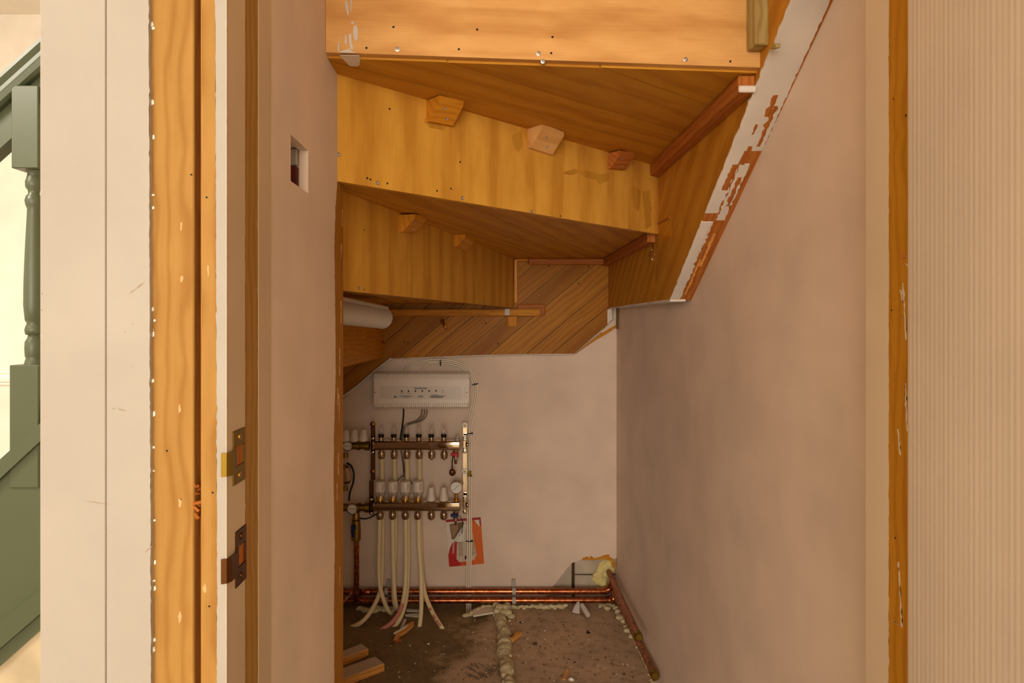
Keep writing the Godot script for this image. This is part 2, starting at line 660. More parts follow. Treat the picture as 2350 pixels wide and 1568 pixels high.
	part(wb, "painted_skin", st, M.hall, "white painted stair hall wall")
	# backing plaster coat under the skin, so that only the broken corner shows blocks
	st = stn()
	abox(st, -3.0, 0.19, 0.0, 2.4, DB + 0.0165, DB + 0.055, 0.0)
	abox(st, 0.19, 0.56, 0.34, 2.4, DB + 0.0165, DB + 0.055, 0.0)
	part(wb, "backing", st, M.plaster_fill)
	for b in [[0.195, 0.325, 0.0, 0.36], [0.337, 0.56, 0.118, 0.36], [0.337, 0.56, 0.0, 0.113]]:
		st = stn()
		abox(st, b[0], b[1], b[2], b[3], DB + 0.019, DB + 0.054, 0.003)
		part(wb, "block", st, M.block)
	# ragged brown paper edge of the board along the top of the break
	st = stn()
	var bp := []
	for p in [[1336, 1286], [1338, 1281], [1350, 1278], [1352, 1283], [1356, 1276], [1364, 1282], [1376, 1279], [1390, 1274], [1398, 1273], [1400, 1280], [1406, 1282], [1411, 1292], [1412, 1304], [1406, 1300], [1402, 1288], [1390, 1284], [1360, 1286]]:
		bp.append(W(p[0], p[1], DB - 0.002))
	prism(st, bp, Vector3(0, 0, -0.004), Vector3.RIGHT)
	part(wb, "torn_edge", st, M.pine_d)
	# right wall, very slightly splayed
	st = stn()
	p3 = []
	for p in [[0.503, 2.72], [0.532, 0.795], [0.62, 0.795], [0.62, 2.72]]:
		p3.append(Vector3(p[0], -0.1, -p[1]))
	prism(st, p3, Vector3(0, 2.5, 0), Vector3.RIGHT)
	struct("wall_right", st, M.plaster, "long bare plaster wall on the right of the cupboard")
	# hall wall that holds the door: right of the opening and above it
	st = stn()
	abox(st, 0.486, 1.45, -0.1, 2.4, 0.672, 0.795, 0.0)
	abox(st, -0.30, 0.486, 2.06, 2.4, 0.672, 0.795, 0.0)
	struct("wall_front", st, M.hall, "hall wall round the cupboard door opening")
	# partitions added to block light, out of sight behind the wall stub
	st = stn()
	abox(st, -0.80, -0.362, -0.1, 2.4, 1.205, 1.27, 0.0)
	abox(st, -0.80, -0.73, -0.1, 2.4, 1.27, 2.66, 0.0)
	struct("added_wall_partition", st, M.plaster, "added unseen partition blocking light below the lower flight")
	# dado rail on the stair wall
	st = stn()
	var prof := [[0, 0], [0.012, 0.004], [0.014, 0.012], [0.022, 0.018], [0.024, 0.030], [0.016, 0.036], [0.014, 0.046], [0.020, 0.052], [0.018, 0.060], [0, 0.062]]
	p3 = []
	for p in prof:
		p3.append(Vector3(-3.0, W(0, 885, DB).y + p[1], -DB + p[0]))
	prism(st, p3, Vector3(2.18, 0, 0), Vector3.RIGHT)
	struct("trim_1", st, M.white, "white moulded dado rail on the stair wall")

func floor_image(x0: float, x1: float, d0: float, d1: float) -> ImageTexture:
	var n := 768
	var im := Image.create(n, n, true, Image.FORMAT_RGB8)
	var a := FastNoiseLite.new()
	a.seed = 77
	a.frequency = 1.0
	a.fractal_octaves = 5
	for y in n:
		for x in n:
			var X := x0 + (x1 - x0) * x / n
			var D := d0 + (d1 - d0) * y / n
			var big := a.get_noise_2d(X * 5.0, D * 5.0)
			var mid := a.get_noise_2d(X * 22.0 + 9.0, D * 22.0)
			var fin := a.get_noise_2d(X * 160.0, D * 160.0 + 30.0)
			# paler right half and doorway, darker to the left: a ragged edge
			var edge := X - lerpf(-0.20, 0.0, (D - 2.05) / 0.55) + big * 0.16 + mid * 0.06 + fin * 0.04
			var pale_mix := smoothstep(-0.07, 0.06, edge)
			var c := Color(0.51, 0.42, 0.27).lerp(Color(0.78, 0.67, 0.55), pale_mix)
			c = c.lerp(Color(0.52, 0.44, 0.34), clampf(mid * 0.9 + 0.05, 0.0, 0.6) * pale_mix)
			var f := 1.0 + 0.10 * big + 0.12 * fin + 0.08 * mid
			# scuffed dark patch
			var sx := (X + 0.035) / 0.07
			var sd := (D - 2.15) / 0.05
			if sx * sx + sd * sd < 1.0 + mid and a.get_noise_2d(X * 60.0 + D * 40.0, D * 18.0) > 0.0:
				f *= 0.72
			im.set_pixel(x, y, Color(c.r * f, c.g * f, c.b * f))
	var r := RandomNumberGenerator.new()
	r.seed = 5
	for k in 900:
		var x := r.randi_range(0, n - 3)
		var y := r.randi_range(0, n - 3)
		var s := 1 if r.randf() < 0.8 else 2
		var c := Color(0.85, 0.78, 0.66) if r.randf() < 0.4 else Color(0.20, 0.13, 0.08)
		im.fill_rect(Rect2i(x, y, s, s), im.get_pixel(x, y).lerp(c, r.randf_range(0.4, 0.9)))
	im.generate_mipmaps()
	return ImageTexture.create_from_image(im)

# ------------------------------------------------------------------ door frame and door
# thin paint coat on a plane x = const, between two ragged edges given as photo columns
func coat_x(parent: Node3D, x: float, t: float, pa: float, pb: float, ra: float, rb: float, m: Material) -> void:
	var da := x * F / (pa - VX)
	var db := x * F / (pb - VX)
	var sx := 0.0
	var pts := []
	for p in ragged([Vector2(da, 0.0), Vector2(da, 2.03)], 0.007, ra):
		pts.append(Vector3(x + t, p.y, -p.x))
	for p in ragged([Vector2(db, 2.03), Vector2(db, 0.0)], 0.007, rb):
		pts.append(Vector3(x + t, p.y, -p.x))
	var st := stn()
	prism(st, pts, Vector3(-t * 0.9 + sx, 0, 0), Vector3.UP)
	part(parent, "paint", st, m)

func door_frame() -> void:
	var D0 := 0.669
	# left jamb
	var j := thing("trim_2", "left door jamb, cream paint with a bare pine stop strip and strike plates", "", Vector3(-0.285, 0, -0.735), "", "structure")
	var st := stn()
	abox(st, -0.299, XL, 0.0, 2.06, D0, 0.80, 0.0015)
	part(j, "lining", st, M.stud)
	coat_x(j, XL, 0.0007, 519, 561, 0.0002, 0.0007, M.paint)
	coat_x(j, XL, 0.0007, 592, 621, 0.0008, 0.0002, M.paint)
	# paint left on the front edge of the lining
	var pts := []
	for p in ragged([Vector2(-0.2825, 0.0), Vector2(-0.2815, 0.9), Vector2(-0.2835, 1.5), Vector2(-0.2825, 2.03)], 0.005, 0.0005):
		pts.append(Vector3(p.x, p.y, -D0 + 0.0008))
	pts.append(Vector3(XL + 0.0007, 2.03, -D0 + 0.0008))
	pts.append(Vector3(XL + 0.0007, 0.0, -D0 + 0.0008))
	st = stn()
	prism(st, pts, Vector3(0, 0, -0.0008))
	part(j, "paint", st, M.cream)
	# right jamb
	j = thing("trim_3", "right door jamb beside the open door, with a bare pine stop strip", "", Vector3(0.472, 0, -0.735), "", "structure")
	st = stn()
	abox(st, XR, 0.486, 0.0, 2.06, D0, 0.80, 0.0015)
	part(j, "lining", st, M.strip)
	coat_x(j, XR, -0.0007, 2040, 1988, 0.0007, 0.0002, M.paint)
	coat_x(j, XR, -0.0007, 2150, 2087, 0.0002, 0.0006, M.paint)
	# paint runs left on the bare strip
	for run in [[2072, 650, 2079, 780], [2066, 665, 2070, 690], [2078, 605, 2085, 612], [2060, 985, 2066, 1045], [2062, 1290, 2069, 1440], [2046, 1425, 2066, 1436], [2078, 880, 2082, 990]]:
		st = stn()
		var a := onx(run[0], run[1], XR - 0.0006)
		var b := onx(run[2], run[3], XR - 0.0006)
		pts = []
		for p in ragged([Vector2(a.z - 0.0012, a.y), Vector2(b.z - 0.0012, b.y)], 0.004, 0.0013):
			pts.append(Vector3(XR - 0.0006, p.y, p.x))
		for p in ragged([Vector2(b.z + 0.0012, b.y), Vector2(a.z + 0.0008, a.y)], 0.004, 0.0013):
			pts.append(Vector3(XR - 0.0006, p.y, p.x))
		prism(st, pts, Vector3(0.0005, 0, 0))
		part(j, "paint_run", st, M.paint)
	for k in [[2050, 227, 0.0012], [2079, 265, 0.0016], [2046, 712, 0.0012], [2074, 588, 0.004], [2055, 1235, 0.0012], [2070, 1485, 0.002]]:
		st = stn()
		var a := onx(k[0], k[1], XR)
		lathe(st, a + Vector3(0.0004, 0, 0), Vector3(-1, 0, 0), [Vector2(k[2], 0), Vector2(k[2], 0.0006), Vector2(0, 0.0006)], 10)
		part(j, "knot", st, M.bronze if k[2] < 0.002 else M.pine_r)
	# head, above the frame of the photograph
	st = stn()
	abox(st, -0.299, 0.486, 2.03, 2.06, D0, 0.80, 0.0015)
	struct("trim_4", st, M.paint, "cream painted head of the door frame")
	# door leaf, open square to the wall, fine vertical ribs in the painted skin
	var dr := thing("door_1", "cream painted cupboard door standing open at the right edge", "", Vector3(0.45, 0, -0.68), "", "structure")
	st = stn()
	var x0 := 0.4335
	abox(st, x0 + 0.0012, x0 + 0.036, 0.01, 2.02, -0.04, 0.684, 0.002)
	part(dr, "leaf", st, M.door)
	st = stn()
	var nrib := 108
	for k in nrib:
		var z0 := -0.6825 + k * 0.0066
		var zm := z0 + 0.0033
		var z1 := z0 + 0.0066
		var h := 0.00022 * (0.6 + 0.8 * rng.randf())
		var xa := x0 + 0.0003
		var A := Vector3(xa, 0.012, z0)
		var B := Vector3(xa, 2.018, z0)
		var C := Vector3(xa - h, 2.018, zm)
		var Dd := Vector3(xa - h, 0.012, zm)
		var E := Vector3(xa, 2.018, z1)
		var G := Vector3(xa, 0.012, z1)
		var n0 := Vector3(-1, 0, -h / 0.0033).normalized()
		var n1 := Vector3(-1, 0, h / 0.0033).normalized()
		quad(st, A, B, C, Dd, n0)
		quad(st, Dd, C, E, G, n1)
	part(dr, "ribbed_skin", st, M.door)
	# strike plates on the left jamb
	strike(531.5, 558.5, 991, 1117, 513, 1033, 1092, M.brass_old, "brass strike plate with square latch hole, upper of two on left jamb")
	strike(537.5, 561.5, 1222, 1352, 516, 1276, 1334, M.bronze, "dark bronze strike plate, lower of two on the left jamb")

func strike(pa: float, pb: float, ya: float, yb: float, pl: float, la: float, lb: float, m: Material, label: String) -> void:
	var a := onx(pa, ya, XL)
	var b := onx(pa, yb, XL)
	var c := onx(pb, ya, XL)
	var d0 := -a.z
	var d1 := -c.z
	var y1 := a.y
	var y0 := b.y
	var h := y1 - y0
	var o := thing("strike_plate", label, "strike plate", Vector3(XL, y0, -(d0 + d1) / 2))
	var xt := XL + 0.0022
	var hy0 := y0 + h * 0.34
	var hy1 := y0 + h * 0.70
	var hd0 := lerpf(d0, d1, 0.28)
	var hd1 := lerpf(d0, d1, 0.80)
	var st := stn()
	abox(st, XL + 0.0006, xt, y0, hy0, d0, d1, 0.0005)
	abox(st, XL + 0.0006, xt, hy1, y1, d0, d1, 0.0005)
	abox(st, XL + 0.0006, xt, hy0, hy1, d0, hd0, 0.0005)
	abox(st, XL + 0.0006, xt, hy0, hy1, hd1, d1, 0.0005)
	part(o, "plate", st, m)
	st = stn()
	abox(st, XL + 0.0005, XL + 0.001, hy0, hy1, hd0, hd1, 0.0)
	part(o, "latch_hole", st, M.pine_r)
	# lip bent round the front edge of the jamb
	var l0 := onx(pl, la, XL)
	st = stn()
	var ly0 := y0 + h * 0.24
	var ly1 := y0 + h * 0.66
	var dl := 0.669
	var p3 := []
	for q in [[d0, XL + 0.0022], [dl + 0.004, XL + 0.0022], [dl - 0.001, XL - 0.001], [dl - 0.003, XL - 0.0045], [dl - 0.0045, XL - 0.004], [dl - 0.0025, XL + 0.001], [dl + 0.003, XL + 0.0042], [d0, XL + 0.0040]]:
		p3.append(Vector3(q[1], ly0, -q[0]))
	prism(st, p3, Vector3(0, ly1 - ly0, 0))
	part(o, "lip", st, m)
	for yy in [y0 + h * 0.15, y0 + h * 0.86]:
		st = stn()
		lathe(st, Vector3(xt - 0.0004, yy, -lerpf(d0, d1, 0.52)), Vector3(1, 0, 0), [Vector2(0.0038, 0), Vector2(0.0036, 0.0012), Vector2(0.002, 0.0016), Vector2(0, 0.001)], 12)
		part(o, "screw", st, M.brass if m == M.brass_old else M.bronze)

# ------------------------------------------------------------------ wall stub on the left
func left_wall() -> void:
	var st := stn()
	abox(st, -0.463, -0.325, -0.1, 2.4, 0.705, 1.205, 0.0)
	abox(st, -0.325, -0.30, -0.1, 2.4, 0.705, 0.80, 0.0)
	var wl := struct("wall_left", st, M.hall, "short plastered wall stub left of the cupboard, with an empty socket hole")
	# plaster skin with the socket opening and a ragged far edge
	var far := []
	for p in [[750, -60], [751, 60], [752, 108], [760, 122], [768, 158], [776, 172], [775, 300], [777, 390], [771, 470], [768, 560], [770, 700], [771, 860], [767, 1000], [766, 1100], [769, 1250], [767, 1400], [768, 1600]]:
		var v := onx(p[0], p[1], XL)
		far.append(Vector2(-v.z, v.y))
	var poly := PackedVector2Array()
	poly.append(Vector2(0.80, 0.0))
	poly.append(Vector2(0.80, 2.4))
	poly.append(Vector2(far[0].x, 2.4))
	for p in ragged(far, 0.006, 0.0016):
		poly.append(p)
	poly.append(Vector2(far[-1].x, 0.0))
	var ha := onx(668, 308, XL)
	var hb := onx(708, 441, XL)
	var hd0 := -ha.z
	var hd1 := -hb.z
	var hy1 := YC + 0.257
	var hy0 := YC + 0.194
	st = stn()
	for r in [[0.5, 3.0, hy1, 3.0], [0.5, 3.0, -1.0, hy0], [0.5, hd0, hy0, hy1], [hd1, 3.0, hy0, hy1]]:
		var rp := PackedVector2Array([Vector2(r[0], r[2]), Vector2(r[1], r[2]), Vector2(r[1], r[3]), Vector2(r[0], r[3])])
		for cut in Geometry2D.intersect_polygons(poly, rp):
			var p3 := []
			for p in cut:
				p3.append(Vector3(XL - 0.0005, p.y, -p.x))
			prism(st, p3, Vector3(-0.013, 0, 0), Vector3.UP)
	part(wl, "plaster_skin", st, M.plaster)
	st = stn()
	abox(st, -0.325, -0.2855, 0.0, hy0 - 0.004, 0.80, 1.055, 0.0)
	abox(st, -0.325, -0.2855, hy1 + 0.004, 2.4, 0.80, 1.055, 0.0)
	abox(st, -0.325, -0.2855, hy0 - 0.004, hy1 + 0.004, 0.80, hd0 - 0.004, 0.0)
	abox(st, -0.325, -0.2855, hy0 - 0.004, hy1 + 0.004, hd1 + 0.004, 1.055, 0.0)
	part(wl, "backing", st, M.plaster_fill)
	# inside of the hole: brick, a grey shell and a scrap of yellow tape
	st = stn()
	abox(st, -0.324, -0.2875, hy0 + 0.004, hy0 + 0.040, hd1 - 0.006, hd1 + 0.0038, 0.002)
	part(wl, "brick", st, M.brick)
	st = stn()
	abox(st, -0.324, -0.2875, hy0 + 0.041, hy1 + 0.003, hd1 - 0.004, hd1 + 0.0038, 0.002)
	abox(st, -0.324, -0.2875, hy0 - 0.003, hy0 + 0.0035, hd1 - 0.004, hd1 + 0.0038, 0.001)
	part(wl, "grey_shell", st, M.plastic_grey)
	st = stn()
	tube(st, [Vector3(-0.315, hy1 - 0.006, -hd0 - 0.045), Vector3(-0.302, hy1 - 0.014, -hd0 - 0.050), Vector3(-0.306, hy1 - 0.026, -hd0 - 0.044)], 0.005, 8, 5)
	part(wl, "cable_stub", st, M.black)
	st = stn()
	cbox(st, Transform3D(Basis(Vector3(1, 0.4, 0).normalized(), 0.7), Vector3(-0.303, hy0 + 0.041, -hd0 - 0.052)), Vector3(0.006, 0.012, 0.012), 0.001)
	part(wl, "yellow_scrap", st, M.foam_y)
	# timber post at the far edge of the stub
	var po := thing("newel_post", "bare pine post at the far edge of the left wall stub", "post", Vector3(-0.317, 0, -1.13))
	st = stn()
	abox(st, -0.361, XL - 0.0012, 0.0, 2.395, 1.058, 1.20, 0.003)
	part(po, "post", st, M.post)
	for k in [[783, 690, 742, 2.5], [780, 800, 862, 3.5], [779, 905, 965, 3.0], [786, 480, 520, 1.5], [776, 890, 930, 4.0], [777, 1040, 1090, 4.0], [784, 560, 590, 1.5], [774, 1110, 1150, 3.0], [780, 1300, 1345, 2.0]]:
		st = stn()
		var sp := []
		for p in ragged([Vector2(k[0] - k[3] * 0.25, k[1]), Vector2(k[0] - k[3] * 0.2, k[2])], 4.0, 0.9):
			sp.append(onx(p.x, p.y, XL - 0.0008))
		for p in ragged([Vector2(k[0] + k[3] * 0.2, k[2]), Vector2(k[0] + k[3] * 0.25, k[1])], 4.0, 0.9):
			sp.append(onx(p.x, p.y, XL - 0.0008))
		prism(st, sp, Vector3(-0.0006, 0, 0))
		part(po, "plaster_splash", st, M.smear)

	# front face of the stub: two painted boards, bare stud, torn gap
	var wf := thing("wall_front_left", "narrow cream boarded wall end left of the stripped door frame", "", Vector3(-0.38, 0, -0.68), "", "structure")
	st = stn()
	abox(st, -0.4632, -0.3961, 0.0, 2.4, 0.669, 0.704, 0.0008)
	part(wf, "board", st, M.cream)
	st = stn()
	var pts := [Vector3(-0.3949, 0.0, -0.669)]
	pts.append(Vector3(-0.3949, 2.4, -0.669))
	for p in ragged([Vector2(-0.3535, 2.4), Vector2(-0.352, 1.6), Vector2(-0.351, 1.2), Vector2(-0.3495, 0.8), Vector2(-0.3485, 0.0)], 0.005, 0.0006):
		pts.append(Vector3(p.x, p.y, -0.669))
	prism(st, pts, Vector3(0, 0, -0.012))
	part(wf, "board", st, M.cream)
	st = stn()
	abox(st, -0.398, -0.3935, 0.0, 2.4, 0.6712, 0.6745, 0.0)
	part(wf, "packing", st, M.mortar)
	st = stn()
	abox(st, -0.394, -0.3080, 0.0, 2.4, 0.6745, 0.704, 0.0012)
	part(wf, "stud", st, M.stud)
	st = stn()
	abox(st, -0.3085, -0.299, 0.0, 2.4, 0.690, 0.705, 0.0)
	part(wf, "packing", st, M.pine_r)
	# paint chips along the ragged edge
	for k in 26:
		var yy := rng.randf_range(0.65, 1.63)
		var xx := -0.350 + 0.002 * rng.randf() + (1.14 - yy) * 0.003
		st = stn()
		var w := rng.randf_range(0.0008, 0.002)
		var hh := rng.randf_range(0.002, 0.007)
		prism(st, [Vector3(xx - w, yy, -0.6735), Vector3(xx + w, yy + hh * 0.3, -0.6735), Vector3(xx + w * 0.4, yy + hh, -0.6735), Vector3(xx - w, yy + hh * 0.8, -0.6735)], Vector3(0, 0, -0.0012))
		part(wf, "paint_chip", st, M.white)
	# scuffs on the painted boards
	for q in [[296, 674, 312, 663, 1.6], [310, 664, 331, 648, 2.6], [302, 742, 305, 744, 1.4], [284, 762, 287, 763, 1.6], [350, 756, 353, 758, 1.6], [255, 936, 264, 940, 1.4], [268, 938, 290, 944, 1.6], [194, 1150, 250, 1158, 1.0], [301, 842, 305, 843, 1.0], [330, 1270, 352, 1252, 1.6], [94, 710, 96, 714, 2.0], [95, 672, 97, 676, 1.6]]:
		st = stn()
		var a := W(q[0], q[1], 0.6688)
		var b := W(q[2], q[3], 0.6688)
		var nn = Vector3(-(b - a).y, (b - a).x, 0).normalized() * q[4] * 0.6688 / F
		prism(st, [a, (a + b) / 2 + nn, b, (a + b) / 2 - nn * 0.7], Vector3(0, 0, -0.0003))
		part(wf, "scuff", st, M.scuff)
	for q in [[416, 520, 3.0, 12.0], [417, 640, 4.0, 12.0], [412, 940, 4.0, 12.0], [413, 1155, 5.0, 14.0], [412, 1415, 5.0, 22.0], [478, 620, 3.0, 20.0], [470, 1352, 6.0, 14.0]]:
		st = stn()
		var dd := 0.6743 if q[0] < 450 else 0.6688
		var sp := []
		for k in 10:
			var an := TAU * k / 10
			sp.append(W(q[0] + cos(an) * q[2] * rng.randf_range(0.5, 1.1), q[1] + sin(an) * q[3] * rng.randf_range(0.5, 1.1), dd))
		prism(st, sp, Vector3(0, 0, -0.0003))
		part(wf, "filler_smear", st, M.smear)
	# splintered orange timber in the gap
	st = stn()
	for k in 46:
		var c := W(rng.randf_range(447, 458), rng.randf_range(1110, 1190), rng.randf_range(0.676, 0.686))
		cbox(st, Transform3D(Basis(Vector3(rng.randf(), rng.randf(), rng.randf()).normalized(), rng.randf() * 3.0), c), Vector3(0.003, 0.008, 0.0025) * rng.randf_range(0.4, 1.1), 0.0004)
	part(wf, "splinters", st, M.pine_r, "torn reddish splinters in the gap")
	# nail holes
	for k in [[439, 401], [474, 453], [383, 1035], [488, 1131], [480, 1392], [572, 380]]:
		st = stn()
		var c := W(k[0], k[1], 0.6743 if k[0] < 450 else 0.6688)
		if k[0] > 520:
			continue
		lathe(st, c, Vector3(0, 0, 1), [Vector2(0.0011, 0), Vector2(0.0009, 0.0002), Vector2(0, 0.0002)], 8)
		part(wf, "nail", st, M.dark)

# ------------------------------------------------------------------ staircase from below
func riser_hit(px: float, py: float, L: Vector2, R: Vector2) -> Vector3:
	var dir := Vector3(R.x - L.x, 0, -(R.y - L.y)).normalized()
	var n := dir.cross(Vector3.UP)
	if n.z < 0:
		n = -n
	return hit(px, py, Vector3(L.x, 0, -L.y), n)

func screw_at(parent: Node3D, p: Vector3, n: Vector3, r := 0.0042, m: Material = null) -> void:
	var st := stn()
	lathe(st, p - n * 0.0006, n, [Vector2(r, 0), Vector2(r * 0.95, 0.0012), Vector2(r * 0.5, 0.0016), Vector2(r * 0.3, 0.0007), Vector2(0, 0.0005)], 12)
	part(parent, "screw", st, m if m != null else M.zinc)

func riser(sc: Node3D, L: Vector2, R: Vector2, ybot: float, ytop: float, m: Material, g: Vector3, screws: Array, nails: Array) -> MeshInstance3D:
	var st := stn()
	var dir := Vector3(R.x - L.x, 0, -(R.y - L.y)).normalized()
	var n := dir.cross(Vector3.UP)
	if n.z < 0:
		n = -n
	var a := Vector3(L.x, YC + ybot, -L.y)
	var b := Vector3(R.x, YC + ybot, -R.y)
	var h := Vector3(0, ytop - ybot, 0)
	prism(st, [a, b, b + h, a + h], -n * 0.013, g)
	var o := part(sc, "riser", st, m)
	for s in screws:
		screw_at(o, riser_hit(s[0], s[1], L, R), n)
	for s in nails:
		st = stn()
		lathe(st, riser_hit(s[0], s[1], L, R) - n * 0.0004, n, [Vector2(0.0022, 0), Vector2(0.002, 0.0006), Vector2(0, 0.0006)], 8)
		part(o, "nail", st, M.dark)
	return o

# boards of a tread: the plan polygon (x, depth) cut into strips along a direction
func tread(sc: Node3D, plan: Array, y: float, dir: Vector2, cuts: Array, mats: Array) -> void:
	var poly := PackedVector2Array(plan)
	var d := dir.normalized()
	var nrm := d.orthogonal()
	for k in cuts.size() - 1:
		var c0: float = cuts[k] + 0.0011
		var c1: float = cuts[k + 1] - 0.0011
		var strip := PackedVector2Array([nrm * c0 - d * 5, nrm * c0 + d * 5, nrm * c1 + d * 5, nrm * c1 - d * 5])
		for cut in Geometry2D.intersect_polygons(poly, strip):
			var st := stn()
			var p3 := []
			var lift := 0.0006 * (k % 2)
			for p in cut:
				p3.append(Vector3(p.x, YC + y + lift, -p.y))
			prism(st, p3, Vector3(0, 0.024, 0), Vector3(d.x, 0, -d.y))
			part(sc, "tread_board", st, mats[k % mats.size()])
	# solid upper layer so that no light falls through the joints
	var st2 := stn()
	var q3 := []
	for p in plan:
		q3.append(Vector3(p.x, YC + y + 0.0245, -p.y))
	prism(st2, q3, Vector3(0, 0.008, 0))
	part(sc, "tread_top", st2, M.tread)

func along(px: float, L: Vector2, R: Vector2) -> float:
	var k := (px - VX) / F
	return (k * L.y - L.x) / ((R.x - L.x) - k * (R.y - L.y))

func glue_block(sc: Node3D, px: float, L: Vector2, R: Vector2, y: float, len_: float, leg: float, m: Material, twist := 0.0) -> void:
	var t := along(px, L, R)
	var c2 := L.lerp(R, t)
	var dir := Vector3(R.x - L.x, 0, -(R.y - L.y)).normalized()
	var n := dir.cross(Vector3.UP)
	if n.z < 0:
		n = -n
	var c := Vector3(c2.x, YC + y - 0.0002, -c2.y)
	var ax := dir.rotated(n, twist)
	var a := c - ax * len_ * 0.5
	var st := stn()
	var lip := 0.010
	prism(st, [a + n * 0.0002, a + n * leg, a + n * leg - Vector3(0, lip, 0), a + n * lip - Vector3(0, leg, 0), a + n * 0.0002 - Vector3(0, leg, 0)], ax * len_, ax)
	var o := part(sc, "glue_block", st, m)
	var fn := (n - Vector3.UP).normalized()
	var mid := c + n * (leg + lip) * 0.5 - Vector3(0, (leg + lip) * 0.5, 0)
	screw_at(o, mid - ax * 0.010 + (n + Vector3.UP) * 0.006, fn, 0.0032)
	screw_at(o, mid + ax * 0.008 - (n + Vector3.UP) * 0.008, fn, 0.0032)

func staircase() -> void:
	var sc := thing("winder_staircase", "underside of the pine winder staircase with risers, treads and glue blocks", "staircase", Vector3(0.1, YC, -1.6))
	# riser lines in plan: (x, depth)
	var AL := Vector2(XL, 1.067)
	var AR := Vector2(XS + 0.004, 1.131)
	var BL := Vector2(-0.2725, 1.1485)
	var BR := Vector2(XS + 0.002, 1.8245)
	var CL := Vector2(-0.305, 1.244)
	var CR := Vector2(0.087, 2.608)
	var DL := Vector2(-0.475, 1.30)
	var DR := Vector2(-0.433, 2.608)
	var yB := 0.440
	var yC := 0.262
	var yD := 0.082
	riser(sc, AL, AR, 0.4445, 0.64, M.ply, Vector3.RIGHT, [[912, 113], [1236, 123], [1573, 137], [1246, 141]], [[841, 110], [1053, 113], [903, 62], [1268, 85], [1265, 122], [1676, 141], [1095, 68]])
	riser(sc, BL, BR, 0.252, yB, M.ply_b, Vector3.UP, [[866, 420], [1061, 455], [1220, 486], [1444, 527], [777, 355]], [[843, 409], [850, 412], [889, 421], [1003, 438], [1035, 433], [894, 250], [1286, 496], [1490, 484], [1056, 372]])
	riser(sc, CL, CR, 0.067, yC, M.ply_b, Vector3.UP, [[823, 662], [1019, 685], [1110, 696]], [[836, 665], [1042, 688], [1108, 690], [1101, 696], [836, 528]])
	riser(sc, DL, DR, -0.13, yD, M.pine_d, Vector3(0, 0, 1), [], [[858, 824], [812, 838], [798, 784]])
	# riser above, out of the picture, closing the flight towards the door
	for q in [[[1290, 398], [1318, 388], [1350, 392], [1378, 400], [1400, 398], [1398, 412], [1376, 424], [1368, 412], [1344, 408], [1330, 398], [1306, 402]], [[1444, 430], [1462, 424], [1470, 440], [1466, 486], [1456, 476], [1452, 448]], [[1474, 440], [1492, 436], [1494, 520], [1482, 526], [1478, 480]], [[1174, 312], [1196, 300], [1200, 330], [1190, 352], [1180, 340]], [[978, 268], [1008, 282], [1030, 286], [1020, 300], [990, 294], [974, 282]]]:
		var stn_ := stn()
		var sp := []
		var loop := []
		for p in q:
			loop.append(Vector2(p[0], p[1]))
		loop.append(loop[0])
		var rg := ragged(loop, 5.0, 1.5)
		rg.pop_back()
		for p in rg:
			sp.append(riser_hit(p.x, p.y, BL, BR) + Vector3(0, 0, 0.0004))
		prism(stn_, sp, Vector3(0, 0, -0.0006))
		part(sc, "stain", stn_, M.stain)
	# treads
	tread(sc, [Vector2(XL, AL.y + 0.0135), Vector2(XS, AR.y + 0.0135), Vector2(XS, BR.y + 0.03), Vector2(-0.272, BL.y + 0.03)], yB, Vector2(1, 0.78), [-3.0, -1.03, -0.912, -0.77, 3.0], [M.tread, M.tread_b, M.tread, M.tread_b])
	tread(sc, [Vector2(-0.272, BL.y + 0.013), Vector2(XS, BR.y + 0.012), Vector2(XS, 2.61), Vector2(CR.x - 0.03, 2.61), Vector2(CL.x, CL.y + 0.02)], yC, Vector2(1, 2.5), [-3.0, -0.73, -0.656, -0.585, -0.49, 3.0], [M.tread_b, M.tread, M.tread_b])
	tread(sc, [Vector2(-0.322, CL.y + 0.016), Vector2(CR.x - 0.014, 2.61), Vector2(-0.46, 2.61), Vector2(-0.50, 1.30)], yD, Vector2(-0.05, 1), [-3.0, -0.30, -0.12, 0.02, 0.16, 0.30, 3.0], [M.tread, M.tread_b])
	var st := stn()
	abox(st, XL, XS, YC + 0.64, YC + 0.67, 0.86, 1.14, 0.002)
	part(sc, "tread_board", st, M.tread)
	st = stn()
	abox(st, XL, XS, YC + 0.67, 2.39, 0.86, 0.873, 0.002)
	part(sc, "riser", st, M.ply)
	# glue blocks
	for b in [[1006, 0.060, 0.042, M.pine_d, 0.06], [1236, 0.072, 0.045, M.ply, -0.05], [1411, 0.062, 0.040, M.pine_r, 0.1]]:
		glue_block(sc, b[0], BL, BR, yB, b[1], b[2], b[3], b[4])
	for b in [[930, 0.075, 0.040, M.pine_d, 0.1], [1052, 0.085, 0.036, M.pine_d, -0.05]]:
		glue_block(sc, b[0], CL, CR, yC, b[1], b[2], b[3], b[4])
	# lit edge of tread under the top riser
	# right wall string, in two boards with a seam
	var xs := XS
	var line := func(p: Array) -> Array:
		var o := []
		for q in p:
			o.append(Vector3(xs, YC + q[1], -q[0]))
		return o
	st = stn()
	prism(st, line.call([[1.86, 0.066], [1.704, 0.0635], [0.80, 0.640], [0.80, 1.20], [1.86, 1.20]]), Vector3(0.036, 0, 0), Vector3(0, 0.75, 1).normalized())
	part(sc, "wall_string", st, M.tread)
	st = stn()
	prism(st, line.call([[2.612, 0.0665], [1.8612, 0.066], [1.8612, 1.20], [2.612, 1.20]]), Vector3(0.036, 0, 0), Vector3(0, 0.75, 1).normalized())
	part(sc, "wall_string", st, M.tread_b)
	# plaster smeared on the underside of the string, with bare reddish timber showing
	string_edge(sc)
